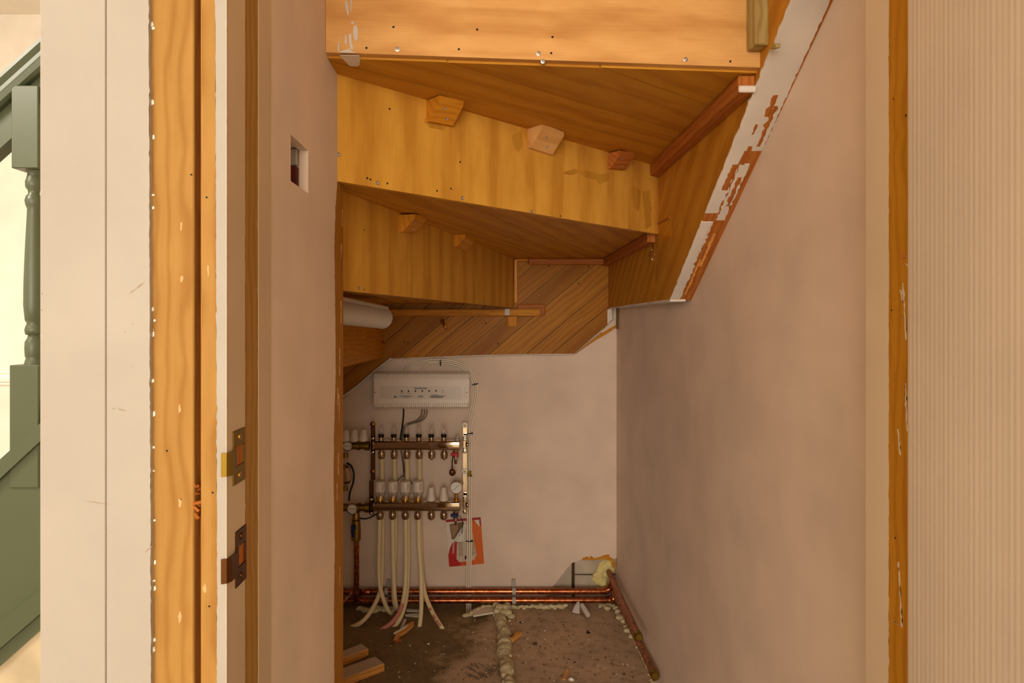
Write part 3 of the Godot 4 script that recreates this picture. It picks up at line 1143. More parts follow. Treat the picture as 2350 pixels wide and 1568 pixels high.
	# recessed housing in the right string
	st = stn()
	prism(st, [onx(1507, 516, XS - 0.0003), onx(1538, 499, XS - 0.0003), onx(1541, 540, XS - 0.0003), onx(1512, 556, XS - 0.0003)], Vector3(0.0003, 0, 0), Vector3(0, 0.3, 1))
	part(sc, "housing", st, M.pine_d)
	st = stn()
	var ha := onx(1506, 516, XS)
	var hb := onx(1539, 499, XS)
	tube(st, [ha + Vector3(-0.001, 0, 0), hb + Vector3(-0.001, 0, 0)], 0.003, 6, 0)
	part(sc, "wedge", st, M.pine_r)
	# battens below the treads on the right string
	batten_x(sc, 1.150, 1.815, yB - 0.001, 0.030, 0.030, M.pine_r)
	batten_x(sc, 1.852, 2.606, yC - 0.001, 0.028, 0.024, M.pine_r)
	# white plaster on the end of the upper batten
	st = stn()
	var e := W(1733, 178, 1.146)
	cbox(st, Transform3D(Basis(), Vector3(XS - 0.015, YC + yB - 0.026, -1.149)), Vector3(0.031, 0.012, 0.006), 0.002)
	part(sc, "plaster_smear", st, M.plaster_fill)
	# upright wedge beside the top riser
	st = stn()
	cbox(st, Transform3D(Basis(Vector3(0, 1, 0), 0.12), Vector3(XS - 0.012, YC + 0.56, -1.110)), Vector3(0.024, 0.18, 0.030), 0.002)
	part(sc, "wedge", st, M.pine_g)
	st = stn()
	cbox(st, Transform3D(Basis(Vector3(1, 0, 0), 0.3), Vector3(XS - 0.003, YC + 0.452, -1.062)), Vector3(0.008, 0.007, 0.022), 0.001)
	part(sc, "wedge", st, M.pine_g)
	# back string of diagonal boards
	back_string(sc)
	# battens on the back string: under tread C and under tread D
	st = stn()
	var a := W(1213, 0, 2.595).x
	var b := W(1398, 0, 2.595).x
	abox(st, a, b, YC + yC - 0.024, YC + yC - 0.001, 2.585, 2.611, 0.002)
	part(sc, "batten", st, M.pine_r)
	st = stn()
	abox(st, W(1185, 0, 2.595).x, W(1212, 0, 2.595).x, YC + yC - 0.012, YC + yC - 0.001, 2.59, 2.611, 0.002)
	part(sc, "batten", st, M.pine_d)
	st = stn()
	abox(st, W(880, 0, 2.59).x, W(1239, 0, 2.59).x, YC + 0.034, YC + 0.060, 2.575, 2.611, 0.002)
	part(sc, "batten", st, M.pine_d)
	st = stn()
	abox(st, W(1187, 0, 2.595).x, W(1252, 0, 2.595).x, YC + 0.034, YC + 0.082, 2.600, 2.611, 0.004)
	part(sc, "housing", st, M.pine_r)
	st = stn()
	abox(st, W(1164, 0, 2.595).x, W(1187, 0, 2.595).x, YC - 0.010, YC + 0.034, 2.600, 2.611, 0.003)
	part(sc, "housing", st, M.pine_d)
	st = stn()
	abox(st, W(1158, 0, 2.57).x, W(1170, 0, 2.57).x, YC + 0.036, YC + 0.062, 2.571, 2.576, 0.002)
	part(sc, "plaster_smear", st, M.plaster_fill)
	# end of riser C: light edge
	st = stn()
	abox(st, W(1180, 0, 2.60).x, W(1187, 0, 2.60).x, YC + 0.085, YC + yC - 0.004, 2.588, 2.611, 0.002)
	part(sc, "edge_strip", st, M.pine)
	# plaster daub at the left end of the top riser
	daub(sc, [[775, 121], [790, 115], [803, 112], [808, 119], [816, 120], [817, 122]], AL, AR)
	for s in [[[791, 2], [798, 4], [799, 18], [801, 34], [798, 36], [794, 22]], [[804, 0], [808, 0], [806, 26], [804, 28]], [[792, 77], [795, 82], [796, 100], [793, 104], [791, 96]], [[800, 80], [806, 76], [808, 100], [812, 114], [804, 112], [801, 96]], [[812, 60], [818, 58], [822, 70], [820, 92], [814, 94], [810, 76]], [[806, 50], [812, 49], [812, 55], [807, 56]], [[775, 118], [776, 96], [778, 96], [779, 118]]]:
		daub(sc, s, AL, AR)
	st = stn()
	var dp := []
	for p in [[780, 127], [824, 127], [827, 133], [825, 150], [818, 153], [803, 152], [795, 144], [786, 135]]:
		dp.append(ony(p[0], p[1], YC + yB - 0.0006))
	prism(st, dp, Vector3(0, 0.0006, 0), Vector3.RIGHT)
	part(sc, "plaster_smear", st, M.plaster_fill)

func daub(sc: Node3D, pix: Array, L: Vector2, R: Vector2) -> void:
	var st := stn()
	var pts := []
	for p in pix:
		pts.append(riser_hit(p[0], p[1], L, R) + Vector3(0, 0, 0.0006))
	prism(st, pts, Vector3(0, 0, -0.0008))
	part(sc, "plaster_smear", st, M.plaster_fill)

func batten_x(sc: Node3D, d0: float, d1: float, y: float, h: float, w: float, m: Material) -> void:
	var st := stn()
	abox(st, XS - w, XS - 0.0003, YC + y - h, YC + y, d0, d1, 0.002)
	part(sc, "batten", st, m)

func string_edge(sc: Node3D) -> void:
	# underside of the sloping string: strips of plaster and bare timber lying on it
	var y_at := func(d: float) -> float: return 0.0635 + (1.704 - d) / 0.904 * 0.5765
	var n := Vector3(0, -0.843, -0.538).normalized()
	var mk := func(called: String, d0: float, d1: float, xa: float, xb: float, ja: float, jb: float, lift: float, m: Material) -> void:
		var st := stn()
		var pts := []
		for p in ragged([Vector2(d0, xa), Vector2(d1, xa)], 0.006, ja):
			pts.append(Vector3(p.y, YC + y_at.call(p.x), -p.x) + n * lift)
		for p in ragged([Vector2(d1, xb), Vector2(d0, xb)], 0.006, jb):
			pts.append(Vector3(p.y, YC + y_at.call(p.x), -p.x) + n * lift)
		prism(st, pts, -n * (lift + 0.002), Vector3(0, 0.5, 0.8).normalized())
		part(sc, called, st, m)
	mk.call("string_edge", 0.80, 1.704, XS + 0.002, 0.530, 0.0, 0.0, 0.0008, M.pine_r)
	mk.call("plaster_smear", 0.80, 1.27, XS - 0.001, 0.524, 0.002, 0.002, 0.003, M.plaster_fill)
	mk.call("plaster_smear", 1.27, 1.42, XS - 0.001, 0.490, 0.001, 0.004, 0.003, M.plaster_fill)
	mk.call("plaster_smear", 1.30, 1.44, 0.493, 0.512, 0.004, 0.004, 0.0025, M.plaster_fill)
	mk.call("plaster_smear", 1.445, 1.704, XS - 0.001, 0.488, 0.001, 0.003, 0.003, M.plaster_fill)
	# bare streaks scraped through the plaster
	for q in [[1.16, 1.20, 0.500, 0.508], [1.18, 1.26, 0.509, 0.516], [1.215, 1.235, 0.490, 0.494], [1.26, 1.30, 0.494, 0.502], [1.30, 1.36, 0.478, 0.490], [1.33, 1.40, 0.500, 0.508], [0.93, 0.99, 0.502, 0.506], [1.46, 1.55, 0.4835, 0.486]]:
		mk.call("bare_streak", q[0], q[1], q[2], q[3], 0.003, 0.003, 0.0036, M.pine_r)
	for q in [[1.48, 1.58, 0.500, 0.506], [1.56, 1.68, 0.494, 0.498], [1.60, 1.69, 0.508, 0.511]]:
		mk.call("plaster_smear", q[0], q[1], q[2], q[3], 0.002, 0.002, 0.0022, M.pine)
	# thin plaster line under the level part
	var st := stn()
	var pts := []
	for p in ragged([Vector2(1.70, 0.060), Vector2(2.58, 0.064)], 0.03, 0.0012):
		pts.append(Vector3(XS - 0.0005, YC + p.y, -p.x))
	pts.append(Vector3(XS - 0.0005, YC + 0.067, -2.58))
	pts.append(Vector3(XS - 0.0005, YC + 0.066, -1.70))
	prism(st, pts, Vector3(0.04, 0, 0))
	part(sc, "plaster_smear", st, M.plaster_fill)

func back_string(sc: Node3D) -> void:
	var zf := 2.611
	var outline := PackedVector2Array()
	for p in [[1400, 560], [1400, 738], [1388, 752], [1365, 770], [1318, 812], [1200, 813], [1100, 815], [898, 823], [760, 936], [700, 990], [700, 700], [880, 600], [1180, 560]]:
		var v := W(p[0], p[1], zf)
		outline.append(Vector2(v.x, v.y))
	var d := Vector2(1.0, 0.84).normalized()
	var nrm := d.orthogonal()
	var lo := 1e9
	var hi := -1e9
	for p in outline:
		lo = minf(lo, p.dot(nrm))
		hi = maxf(hi, p.dot(nrm))
	var c := lo
	var k := 0
	while c < hi:
		var w: float = [0.085, 0.072, 0.095, 0.066, 0.088, 0.060][k % 6]
		var strip := PackedVector2Array([nrm * (c + 0.0009) - d * 5, nrm * (c + 0.0009) + d * 5, nrm * (c + w - 0.0009) + d * 5, nrm * (c + w - 0.0009) - d * 5])
		for cut in Geometry2D.intersect_polygons(outline, strip):
			var st := stn()
			var p3 := []
			for p in cut:
				p3.append(Vector3(p.x, p.y, -zf - 0.0006 * (k % 2)))
			prism(st, p3, Vector3(0, 0, -0.034), Vector3(d.x, d.y, 0))
			part(sc, "string_board", st, M.diag[k % 3])
		c += w
		k += 1
	# plaster line under the boards
	var st := stn()
	var p3 := []
	for p in ragged([Vector2(900, 823), Vector2(1100, 815), Vector2(1318, 811)], 12, 1.2):
		p3.append(W(p.x, p.y + 2.0, zf + 0.002))
	for p in ragged([Vector2(1318, 808), Vector2(1100, 812), Vector2(900, 821)], 12, 1.0):
		p3.append(W(p.x, p.y + 2.0, zf + 0.002))
	prism(st, p3, Vector3(0, 0, -0.04))
	part(sc, "plaster_smear", st, M.plaster_fill)
	st = stn()
	tube(st, [W(785, 912, zf - 0.004), W(820, 886, zf - 0.004), W(860, 852, zf - 0.004), W(898, 822, zf - 0.004)], 0.004, 8, 4)
	part(sc, "plaster_smear", st, M.plaster_fill)
	# broken plaster in the corner below the right end
	for q in [[[1320, 813], [1370, 772], [1395, 752], [1413, 742], [1414, 752], [1390, 768], [1372, 778], [1345, 796]], ]:
		st = stn()
		p3 = []
		for p in q:
			p3.append(W(p[0], p[1], DB - 0.010))
		prism(st, p3, Vector3(0, 0, -0.010))
		part(sc, "torn_edge", st, M.pine_d)
	st = stn()
	p3 = []
	for p in [[1394, 712], [1404, 706], [1405, 734], [1394, 744]]:
		p3.append(W(p[0], p[1], zf - 0.002))
	prism(st, p3, Vector3(0, 0, -0.03))
	part(sc, "plaster_smear", st, M.plaster_fill)
	st = stn()
	p3 = []
	for p in [[1366, 768], [1380, 752], [1405, 736], [1413, 734], [1413, 746], [1385, 762]]:
		p3.append(W(p[0], p[1], DB - 0.014))
	prism(st, p3, Vector3(0, 0, -0.012))
	part(sc, "plaster_smear", st, M.plaster)
	st = stn()
	p3 = []
	for p in [[1414, 706], [1420, 712], [1420, 756], [1414, 755]]:
		p3.append(onx(p[0], p[1], 0.5015))
	prism(st, p3, Vector3(0.002, 0, 0))
	part(sc, "torn_edge", st, M.pine_g)
	for s in [[1260, 611], [1350, 613], [1327, 651], [937, 787], [1143, 789], [1115, 742], [929, 785]]:
		screw_at(sc, W(s[0], s[1], zf), Vector3(0, 0, 1), 0.004, M.bronze)

# ------------------------------------------------------------------ green painted stairs seen past the wall end
func green_stairs() -> void:
	var z := 1.5
	var g := thing("stair_balustrade", "green painted stair balustrade with handrail, turned baluster and panelled string at left", "balustrade", W(40, 1480, z))
	var sl := Vector3(1, 0.90, 0).normalized()
	# handrail: profile in the plane across the slope, swept along it
	var a := W(-260, 163 + 260 * 0.93, z)
	var up := Vector3(-sl.y, sl.x, 0)
	var prof := [[-0.008, -0.050], [0.0, -0.046], [0.004, -0.036], [-0.002, -0.028], [-0.004, -0.018], [0.003, -0.008], [0.002, 0.0], [-0.010, 0.008], [-0.030, 0.011], [-0.052, 0.008], [-0.064, 0.0], [-0.066, -0.030], [-0.062, -0.050]]
	var st := stn()
	var pts := []
	for p in prof:
		pts.append(a + up * p[1] + Vector3(0, 0, p[0]))
	prism(st, pts, sl * 0.80, sl)
	part(g, "handrail", st, M.green)
	# fillet rail below the handrail
	st = stn()
	pts = []
	for p in [[-0.020, -0.050], [-0.056, -0.050], [-0.056, -0.112], [-0.020, -0.112]]:
		pts.append(a + up * p[1] + Vector3(0, 0, p[0]))
	prism(st, pts, sl * 0.80, sl)
	part(g, "under_rail", st, M.green)
	# baluster: square block, turned middle, square foot
	var bx := W(78, 0, z + 0.03).x
	var mmv := func(py: float) -> float: return W(0, py, z).y
	st = stn()
	var c := Vector3(bx, 0, -z - 0.030)
	cbox(st, Transform3D(Basis(), Vector3(bx, (mmv.call(196.0) + mmv.call(386.0)) / 2, c.z)), Vector3(0.062, 0.190, 0.062), 0.002)
	cbox(st, Transform3D(Basis(), Vector3(bx, (mmv.call(838.0) + mmv.call(1120.0)) / 2, c.z)), Vector3(0.067, 0.282, 0.067), 0.002)
	var pr := []
	for q in [[838, 0.020], [830, 0.018], [824, 0.016], [818, 0.018], [800, 0.019], [785, 0.018], [776, 0.013], [770, 0.012], [768, 0.017], [758, 0.019], [750, 0.017], [742, 0.014], [735, 0.018], [700, 0.021], [650, 0.0205], [600, 0.019], [540, 0.0165], [490, 0.014], [474, 0.0135], [466, 0.017], [456, 0.0185], [446, 0.016], [440, 0.0115], [432, 0.012], [424, 0.017], [412, 0.0175], [400, 0.014], [392, 0.013], [386, 0.018]]:
		pr.append(Vector2(q[1], mmv.call(float(q[0]))))
	lathe(st, Vector3(bx, 0, c.z), Vector3.UP, pr, 24, 0.3)
	part(g, "baluster", st, M.green)
	# string with cap, panel and lower moulding
	var sh := func(y0: float, y1: float, s0: float, s1: float, dz0: float, dz1: float) -> SurfaceTool:
		var s := stn()
		var q := []
		for p in [[-420.0, y0 + 420.0 * s0], [150.0, y0 - 150.0 * s0], [150.0, y1 - 150.0 * s1], [-420.0, y1 + 420.0 * s1]]:
			q.append(W(p[0], p[1], z) + Vector3(0, 0, dz0))
		prism(s, q, Vector3(0, 0, dz1 - dz0), sl)
		return s
	part(g, "string_cap", sh.call(1060.0, 1104.0, 0.90, 0.93, 0.012, -0.070), M.green)
	part(g, "string_panel", sh.call(1098.0, 1432.0, 0.93, 0.83, 0.0, -0.040), M.green)
	part(g, "string_moulding", sh.call(1430.0, 1490.0, 0.83, 0.86, 0.010, -0.040), M.green)
	part(g, "base_strip", sh.call(1486.0, 1528.0, 0.86, 0.88, 0.0, -0.040), M.green)
	# panel below the string down to the floor
	var st2 := stn()
	var q2 := [W(-420, 1524 + 420 * 0.88, z + 0.006), W(150, 1524 - 150 * 0.88, z + 0.006), Vector3(W(150, 0, z + 0.006).x, 0, -z - 0.006), Vector3(W(-180, 0, z + 0.006).x, 0, -z - 0.006)]
	q2 = [W(-170, 1524 + 170 * 0.88, z + 0.006), W(150, 1524 - 150 * 0.88, z + 0.006), Vector3(W(150, 0, z + 0.006).x, 0.0, -z - 0.006), Vector3(W(-170, 0, z + 0.006).x, 0.0, -z - 0.006)]
	prism(st2, q2, Vector3(0, 0, -0.04))
	var wp := part(self, "wall_stair_side", st2, M.carpet, "beige panel under the green stair string")
	wp.set_meta("kind", "structure")
	# carpeted steps behind the string
	var stp := thing("stair_flight", "lower flight of stairs rising behind the green string", "stairs", Vector3(-1.3, 0, -2.1))
	for k in 5:
		var x := -1.62 + k * 0.125
		var yy := 0.20 + k * 0.115
		st = stn()
		abox(st, x, minf(x + 0.16, -0.803), 0.0, yy, 1.56, 2.65, 0.004)
		part(stp, "step", st, M.carpet)

# ------------------------------------------------------------------ heating
func pipes_and_manifold() -> void:
	wiring_centre()
	manifold()
	ufh_pipes()
	copper()
	cables()

func wiring_centre() -> void:
	var z := 2.575
	var c := W(967, 898, z)
	var o := thing("wiring_centre", "ribbed cream plastic heating control box on the wall above the manifold", "control box", Vector3(c.x, c.y - 0.07, -DB))
	var x0 := W(858, 0, z).x
	var x1 := W(1077, 0, z).x
	var y0 := W(0, 939, z).y
	var y1 := W(0, 855, z).y
	var st := stn()
	abox(st, x0 + 0.004, x1 - 0.004, y0 + 0.004, y1 - 0.004, z + 0.022, DB - 0.0005, 0.004)
	part(o, "base", st, M.plastic)
	# lid with sloping top and bottom
	st = stn()
	var zz := [z + 0.024, z]
	var pts := []
	for p in [[y0, z + 0.024], [y0 + 0.006, z + 0.008], [y0 + 0.024, z], [y1 - 0.026, z], [y1 - 0.006, z + 0.008], [y1, z + 0.024]]:
		pts.append(Vector3(x0, p[0], -p[1]))
	prism(st, pts, Vector3(x1 - x0, 0, 0), Vector3.RIGHT)
	part(o, "lid", st, M.plastic)
	# ribs over the top and bottom slopes
	var nr := 42
	for k in nr:
		var x := lerpf(x0 + 0.016, x1 - 0.016, float(k) / (nr - 1))
		for e in [[y1 - 0.034, y1 - 0.0005], [y0 + 0.034, y0 + 0.0005]]:
			var s: float = signf(e[1] - e[0])
			st = stn()
			var rp := [Vector3(x, e[0], -z), Vector3(x, e[1] - s * 0.008, -z + 0.0022), Vector3(x, e[1], -z - 0.006), Vector3(x, e[1] - s * 0.002, -z - 0.022), Vector3(x, e[1] - s * 0.012, -z - 0.006)]
			prism(st, rp, Vector3(0.0042, 0, 0))
			part(o, "rib", st, M.plastic)
	# smoother label strip, slightly proud
	st = stn()
	abox(st, W(872, 0, z).x, W(1058, 0, z).x, W(0, 916, z).y, W(0, 887, z).y, z - 0.0006, z + 0.001, 0.0003)
	part(o, "label_strip", st, M.plastic_b)
	for s in [[858.5, 864], [1066, 1076.5]]:
		st = stn()
		abox(st, W(s[0], 0, z).x, W(s[1], 0, z).x, W(0, 912, z).y, W(0, 889, z).y, z - 0.0012, z + 0.002, 0.001)
		part(o, "screw_tab", st, M.plastic)
		screw_at(o, W((s[0] + s[1]) / 2, 901, z - 0.0012), Vector3(0, 0, 1), 0.0022, M.bronze)
	for k in 7:
		st = stn()
		lathe(st, W(922 + k * 15.7, 898 - k * 0.15, z - 0.0006), Vector3(0, 0, 1), [Vector2(0.0036, 0), Vector2(0.0034, 0.0008), Vector2(0, 0.0010)], 12)
		part(o, "indicator", st, M.ink if k < 6 else M.plastic_grey)
	var fz := z - 0.0010
	lettering(o, "lettering", "heatmiser", W(965.5, 891.5, fz), 0.0104, M.ink, Basis(), true)
	lettering(o, "lettering", "UH4", W(965, 910.5, fz), 0.0098, M.ink, Basis(), true)
	lettering(o, "lettering", "CE", W(912, 911, fz), 0.0080, M.ink)
	lettering(o, "lettering", "POWER", W(922, 903, fz), 0.0042, M.ink)
	lettering(o, "lettering", "BOILER", W(938, 903, fz), 0.0042, M.ink)
	for k in 4:
		lettering(o, "lettering", str(k + 1), W(953.5 + k * 15.7, 902.5, fz), 0.0045, M.ink)
	lettering(o, "lettering", "HW", W(1016, 902, fz), 0.0045, M.ink)
	# fine print lines
	st = stn()
	for q in [[917, 947, 909.3], [925, 940, 911.8], [989, 1006, 907], [989, 1023, 909], [985, 1018, 911], [989, 1016, 912.3]]:
		abox(st, W(q[0], 0, fz).x, W(q[1], 0, fz).x, W(0, q[2] + 0.5, fz).y, W(0, q[2] - 0.5, fz).y, fz - 0.0003, fz + 0.0004, 0.0)
	abox(st, W(904.5, 0, fz).x, W(908, 0, fz).x, W(0, 912.6, fz).y, W(0, 909.2, fz).y, fz - 0.0003, fz + 0.0004, 0.0)
	part(o, "fine_print", st, M.ink)

func bar(o: Node3D, py: float, z: float) -> void:
	# polished square-section bar with rounded edges, along x
	var st := stn()
	var a := W(857, py, z)
	var b := W(1057.5, py, z)
	var h := 0.018
	var r := 0.0065
	var pts := []
	for k in 4:
		# convex flat towards this corner: a few points with gently turning normals
		var cc: Vector2 = [Vector2(h - r, h - r), Vector2(-(h - r), h - r), Vector2(-(h - r), -(h - r)), Vector2(h - r, -(h - r))][k]
		for m in 5:
			var an := PI / 2 * k + PI / 2 * m / 4
			pts.append([cc + Vector2(cos(an), sin(an)) * r, Vector2(cos(an), sin(an))])
		var fa := PI / 2 * (k + 1)
		var c2: Vector2 = [Vector2(-(h - r), h - r), Vector2(-(h - r), -(h - r)), Vector2(h - r, -(h - r)), Vector2(h - r, h - r)][k]
		pts[-1][1] = Vector2.from_angle(fa - 0.16)
		for m in 5:
			var t := (m + 1) / 6.0
			pts.append([cc.lerp(c2, t) + Vector2.from_angle(fa) * (r + 0.0006 * sin(t * PI)), Vector2.from_angle(fa + (t - 0.5) * 0.32)])
	var n := pts.size()
	var ends := [[a.x, 0.82], [a.x + 0.006, 1.0], [b.x - 0.006, 1.0], [b.x - 0.0015, 0.95], [b.x, 0.82]]
	var P := func(e: Array, i: int) -> Vector3:
		var q: Vector2 = pts[i % n][0] * e[1]
		return Vector3(e[0], a.y + q.y, -z + q.x)
	for e in ends.size() - 1:
		for i in n:
			var n0: Vector2 = pts[i][1]
			var n1: Vector2 = pts[(i + 1) % n][1]
			var tilt := 0.0 if e == 1 else (-0.8 if e == 0 else (0.4 if e == 2 else 1.0))
			var v0 := Vector3(tilt, n0.y, n0.x).normalized()
			var v1 := Vector3(tilt, n1.y, n1.x).normalized()
			var A: Vector3 = P.call(ends[e], i)
			var B: Vector3 = P.call(ends[e], i + 1)
			var C: Vector3 = P.call(ends[e + 1], i + 1)
			var D: Vector3 = P.call(ends[e + 1], i)
			var fm := (v0 + v1).normalized()
			tri(st, A, B, C, fm, Vector3.RIGHT, v0, v1, v1)
			tri(st, A, C, D, fm, Vector3.RIGHT, v0, v1, v0)
	for e in [0, 4]:
		for i in n:
			tri(st, Vector3(ends[e][0], a.y, -z), P.call(ends[e], i), P.call(ends[e], i + 1), Vector3(-1 if e == 0 else 1, 0, 0))
	part(o, "manifold_bar", st, M.steel)

func ring_lathe(o: Node3D, called: String, px: float, y0: float, y1: float, rows: Array, z: float, m: Material, segs := 16) -> MeshInstance3D:
	# rows: [fraction of the height, radius in photo pixels], from y0 (upper) to y1 (lower)
	var st := stn()
	var s := z / F
	var top := W(px, y0, z)
	var H := (y1 - y0) * s
	var prof := [Vector2(0, 0)]
	for r in rows:
		prof.append(Vector2(r[1] * s, r[0] * H))
	prof.append(Vector2(0, H))
	lathe(st, top, Vector3.DOWN, prof, segs)
	return part(o, called, st, m)

func manifold() -> void:
	var z := 2.56
	var o := thing("heating_manifold", "polished underfloor heating manifold with two bars, meters and white actuators", "manifold", W(960, 1180, DB))
	bar(o, 1021.5, z)
	bar(o, 1161, z)
	lettering(o, "lettering", "LHT", W(1003, 1021.5, z - 0.0192), 0.0150, M.ink, Basis(Vector3(0, 0, 1), 0.08))
	var xs := [874.5, 903.5, 932.5, 961.0, 989.7, 1018.5]
	for k in 6:
		var x: float = xs[k]
		var fm := ring_lathe(o, "flow_meter", x, 1004, 1012, [[0, 5.0], [0.4, 5.2], [0.45, 6.2], [1.0, 6.2]], z, M.nickel, 12)
		ring_lathe(fm, "collar", x, 996, 1004, [[0, 4.8], [0.15, 6.6], [0.85, 6.6], [1, 5.4]], z, M.black, 16)
		ring_lathe(fm, "sight_glass", x, 975, 996.5, [[0, 3.4], [0.06, 4.6], [0.9, 5.0], [1, 5.0]], z, M.glass, 16)
		ring_lathe(fm, "float", x, 977.5, 996, [[0, 1.6], [0.1, 1.6], [0.12, 0.8], [0.6, 0.8], [0.65, 1.4], [1, 1.4]], z, M.pine_r, 8)
		# outlet nuts under the upper bar
		var nx := x + 1.0
		var nt := ring_lathe(o, "outlet_nut", nx, 1031, 1053, [[0, 4.5], [0.15, 4.5], [0.2, 6.0], [0.32, 6.0], [0.34, 8.0], [0.40, 8.2], [0.88, 8.2], [0.95, 7.4], [1.0, 6.0]], z, M.nickel, 12)
		if k >= 4:
			ring_lathe(nt, "blank_plug", nx, 1046, 1056, [[0, 5.0], [0.6, 5.0], [0.65, 3.0], [1, 2.4]], z - 0.006, M.nickel, 10)
		# lower bar outlets
		nx = x - 2.5 if k < 4 else x
		nt = ring_lathe(o, "outlet_nut", nx, 1171, 1192, [[0, 4.5], [0.12, 4.5], [0.18, 6.0], [0.30, 6.0], [0.32, 8.0], [0.38, 8.4], [0.86, 8.4], [0.94, 7.4], [1.0, 6.0]], z, M.nickel, 12)
		if k >= 4:
			ring_lathe(nt, "blank_plug", nx, 1185, 1194, [[0, 5.0], [0.6, 5.0], [0.65, 3.0], [1, 2.4]], z - 0.006, M.nickel, 10)
		if k < 4:
			var ac := ring_lathe(o, "actuator", x - 2.0, 1104.5, 1128, [[0, 10.6], [0.05, 11.6], [0.96, 12.2], [1, 11.8]], z, M.plastic, 24)
			ring_lathe(ac, "actuator_base", x - 2.0, 1128, 1137, [[0, 11.6], [0.8, 11.2], [1, 9.5]], z, M.plastic_grey, 24)
			ring_lathe(ac, "locking_ring", x - 2.0, 1137, 1143, [[0, 8.4], [1, 8.6]], z, M.steel, 12)
			ring_lathe(ac, "union_nut", x - 2.0, 1142.5, 1150.5, [[0, 8.2], [0.1, 9.0], [0.55, 9.0], [0.65, 6.0], [1, 5.6]], z, M.brass, 12)
			var st0 := stn()
			abox(st0, W(x - 4.5, 0, z - 0.021).x, W(x - 3.3, 0, z - 0.021).x, W(0, 1141, z - 0.021).y, W(0, 1130, z - 0.021).y, z - 0.0215, z - 0.018, 0.0003)
			part(ac, "red_marker", st0, M.red)
			# printed type plate, on the right of the housing: small ink rows
			st0 = stn()
			for rr in 4:
				for cc in 3:
					var an := 0.45 + cc * 0.16
					var R := 12.25 * z / F
					var ctr := W(x - 2.0, 1110.5 + rr * 3.6, z)
					cbox(st0, Transform3D(Basis(Vector3.UP, an), ctr + Vector3(sin(an) * R, 0, cos(an) * R)), Vector3(0.0026, 0.0030, 0.0005), 0.0)
			part(ac, "type_print", st0, M.plastic_grey)
		else:
			ring_lathe(o, "protective_cap", x - 0.3, 1118.5, 1149, [[0, 5.0], [0.05, 6.2], [0.5, 7.8], [0.55, 8.4], [0.74, 9.4], [0.78, 10.0], [1, 10.2]], z, M.plastic, 14)
	# pressure gauge at the right end of the lower bar
	var ga := stn()
	var gc := W(1047, 1119.5, z - 0.012)
	lathe(ga, gc - Vector3(0, 0, 0.022), Vector3(0, 0, 1), [Vector2(0, 0), Vector2(0.0235, 0), Vector2(0.0245, 0.002), Vector2(0.0245, 0.022), Vector2(0.0225, 0.024), Vector2(0.0222, 0.0215)], 28)
	var gb := part(o, "pressure_gauge", ga, M.nickel)
	dial(gb, gc, 0.0222, 0.85)
	ring_lathe(o, "gauge_stem", 1047, 1132, 1151, [[0, 4.2], [0.45, 4.2], [0.47, 2.8], [0.6, 2.8], [0.62, 5.6], [1, 5.6]], z, M.brass, 8)
	# drain valves: red handle above, blue below
	drain(o, 1046, 1031, M.red, z)
	drain(o, 1046, 1171, M.blue, z)
	ring_lathe(o, "air_vent", 1049, 1000, 1012, [[0, 3.6], [0.5, 3.8], [0.55, 5.8], [1, 5.8]], z, M.plastic_grey, 12)
	var st := stn()
	tube(st, [W(1040, 1047, z - 0.012), W(1038, 1056, z - 0.014), W(1037.5, 1068, z), W(1038, 1080, z + 0.02)], 0.0022, 7, 6)
	part(o, "cap_strap", st, M.black)
	st = stn()
	lathe(st, W(1038, 1084, z + 0.03), Vector3(0.1, 0.1, 1), [Vector2(0, 0), Vector2(0.0125, 0), Vector2(0.013, 0.003), Vector2(0.013, 0.014), Vector2(0.011, 0.016), Vector2(0.006, 0.017), Vector2(0, 0.0185)], 18)
	part(o, "drain_cap", st, M.bronze)
	st = stn()
	tube(st, [W(1054, 1183, z - 0.012), W(1060, 1192, z - 0.010), W(1062, 1206, z), W(1060, 1220, z + 0.02), W(1061, 1226, z + 0.03)], 0.0014, 6, 6)
	part(o, "cap_strap", st, M.black)
	# right bracket
	bracket(o, 1067, 970, 1176, z, [1020.5, 1159], [976, 1082], M.steel, true)
	bracket(o, 856, 974, 1102, z, [1022], [974, 1083], M.bronze, false)
	bracket(o, 852.5, 1104, 1178, z, [1162], [], M.bronze, false)
	# pump and mixing set at the left, mostly behind the post
	for q in [[1023.5, 8.2], [1165, 9.0]]:
		st = stn()
		var a := W(782, q[0], z)
		var b := W(850, q[0], z)
		var s: float = z / F * q[1]
		var L := b.x - a.x
		lathe(st, a, Vector3.RIGHT, [Vector2(0, 0), Vector2(s, 0), Vector2(s, L * 0.55), Vector2(s * 1.25, L * 0.56), Vector2(s * 1.25, L * 0.66), Vector2(s * 0.95, L * 0.68), Vector2(s * 0.95, L * 0.80), Vector2(s * 1.3, L * 0.82), Vector2(s * 1.3, L * 0.97), Vector2(0, L)], 16)
		part(o, "inlet_union", st, M.brass_old)
	for x in [794.0, 813.5, 834.5]:
		ring_lathe(o, "protective_cap", x, 985 if x > 800 else 986, 1012, [[0, 5.0], [0.08, 7.4], [0.55, 8.6], [0.6, 9.6], [1, 10.2]], z, M.plastic, 18)
	for q in [[797, 1025, 0.0185], [808, 1169.5, 0.0205]]:
		st = stn()
		var cc := W(q[0], q[1], z - 0.022)
		lathe(st, cc - Vector3(0, 0, 0.016), Vector3(0, 0, 1), [Vector2(0, 0), Vector2(q[2], 0), Vector2(q[2] + 0.001, 0.002), Vector2(q[2] + 0.001, 0.015), Vector2(q[2] - 0.001, 0.017), Vector2(q[2] - 0.001, 0.0155)], 24)
		var th := part(o, "temperature_gauge", st, M.nickel)
		dial(th, cc + Vector3(0, 0, -0.0065), q[2] - 0.001, 1.6)
	st = stn()
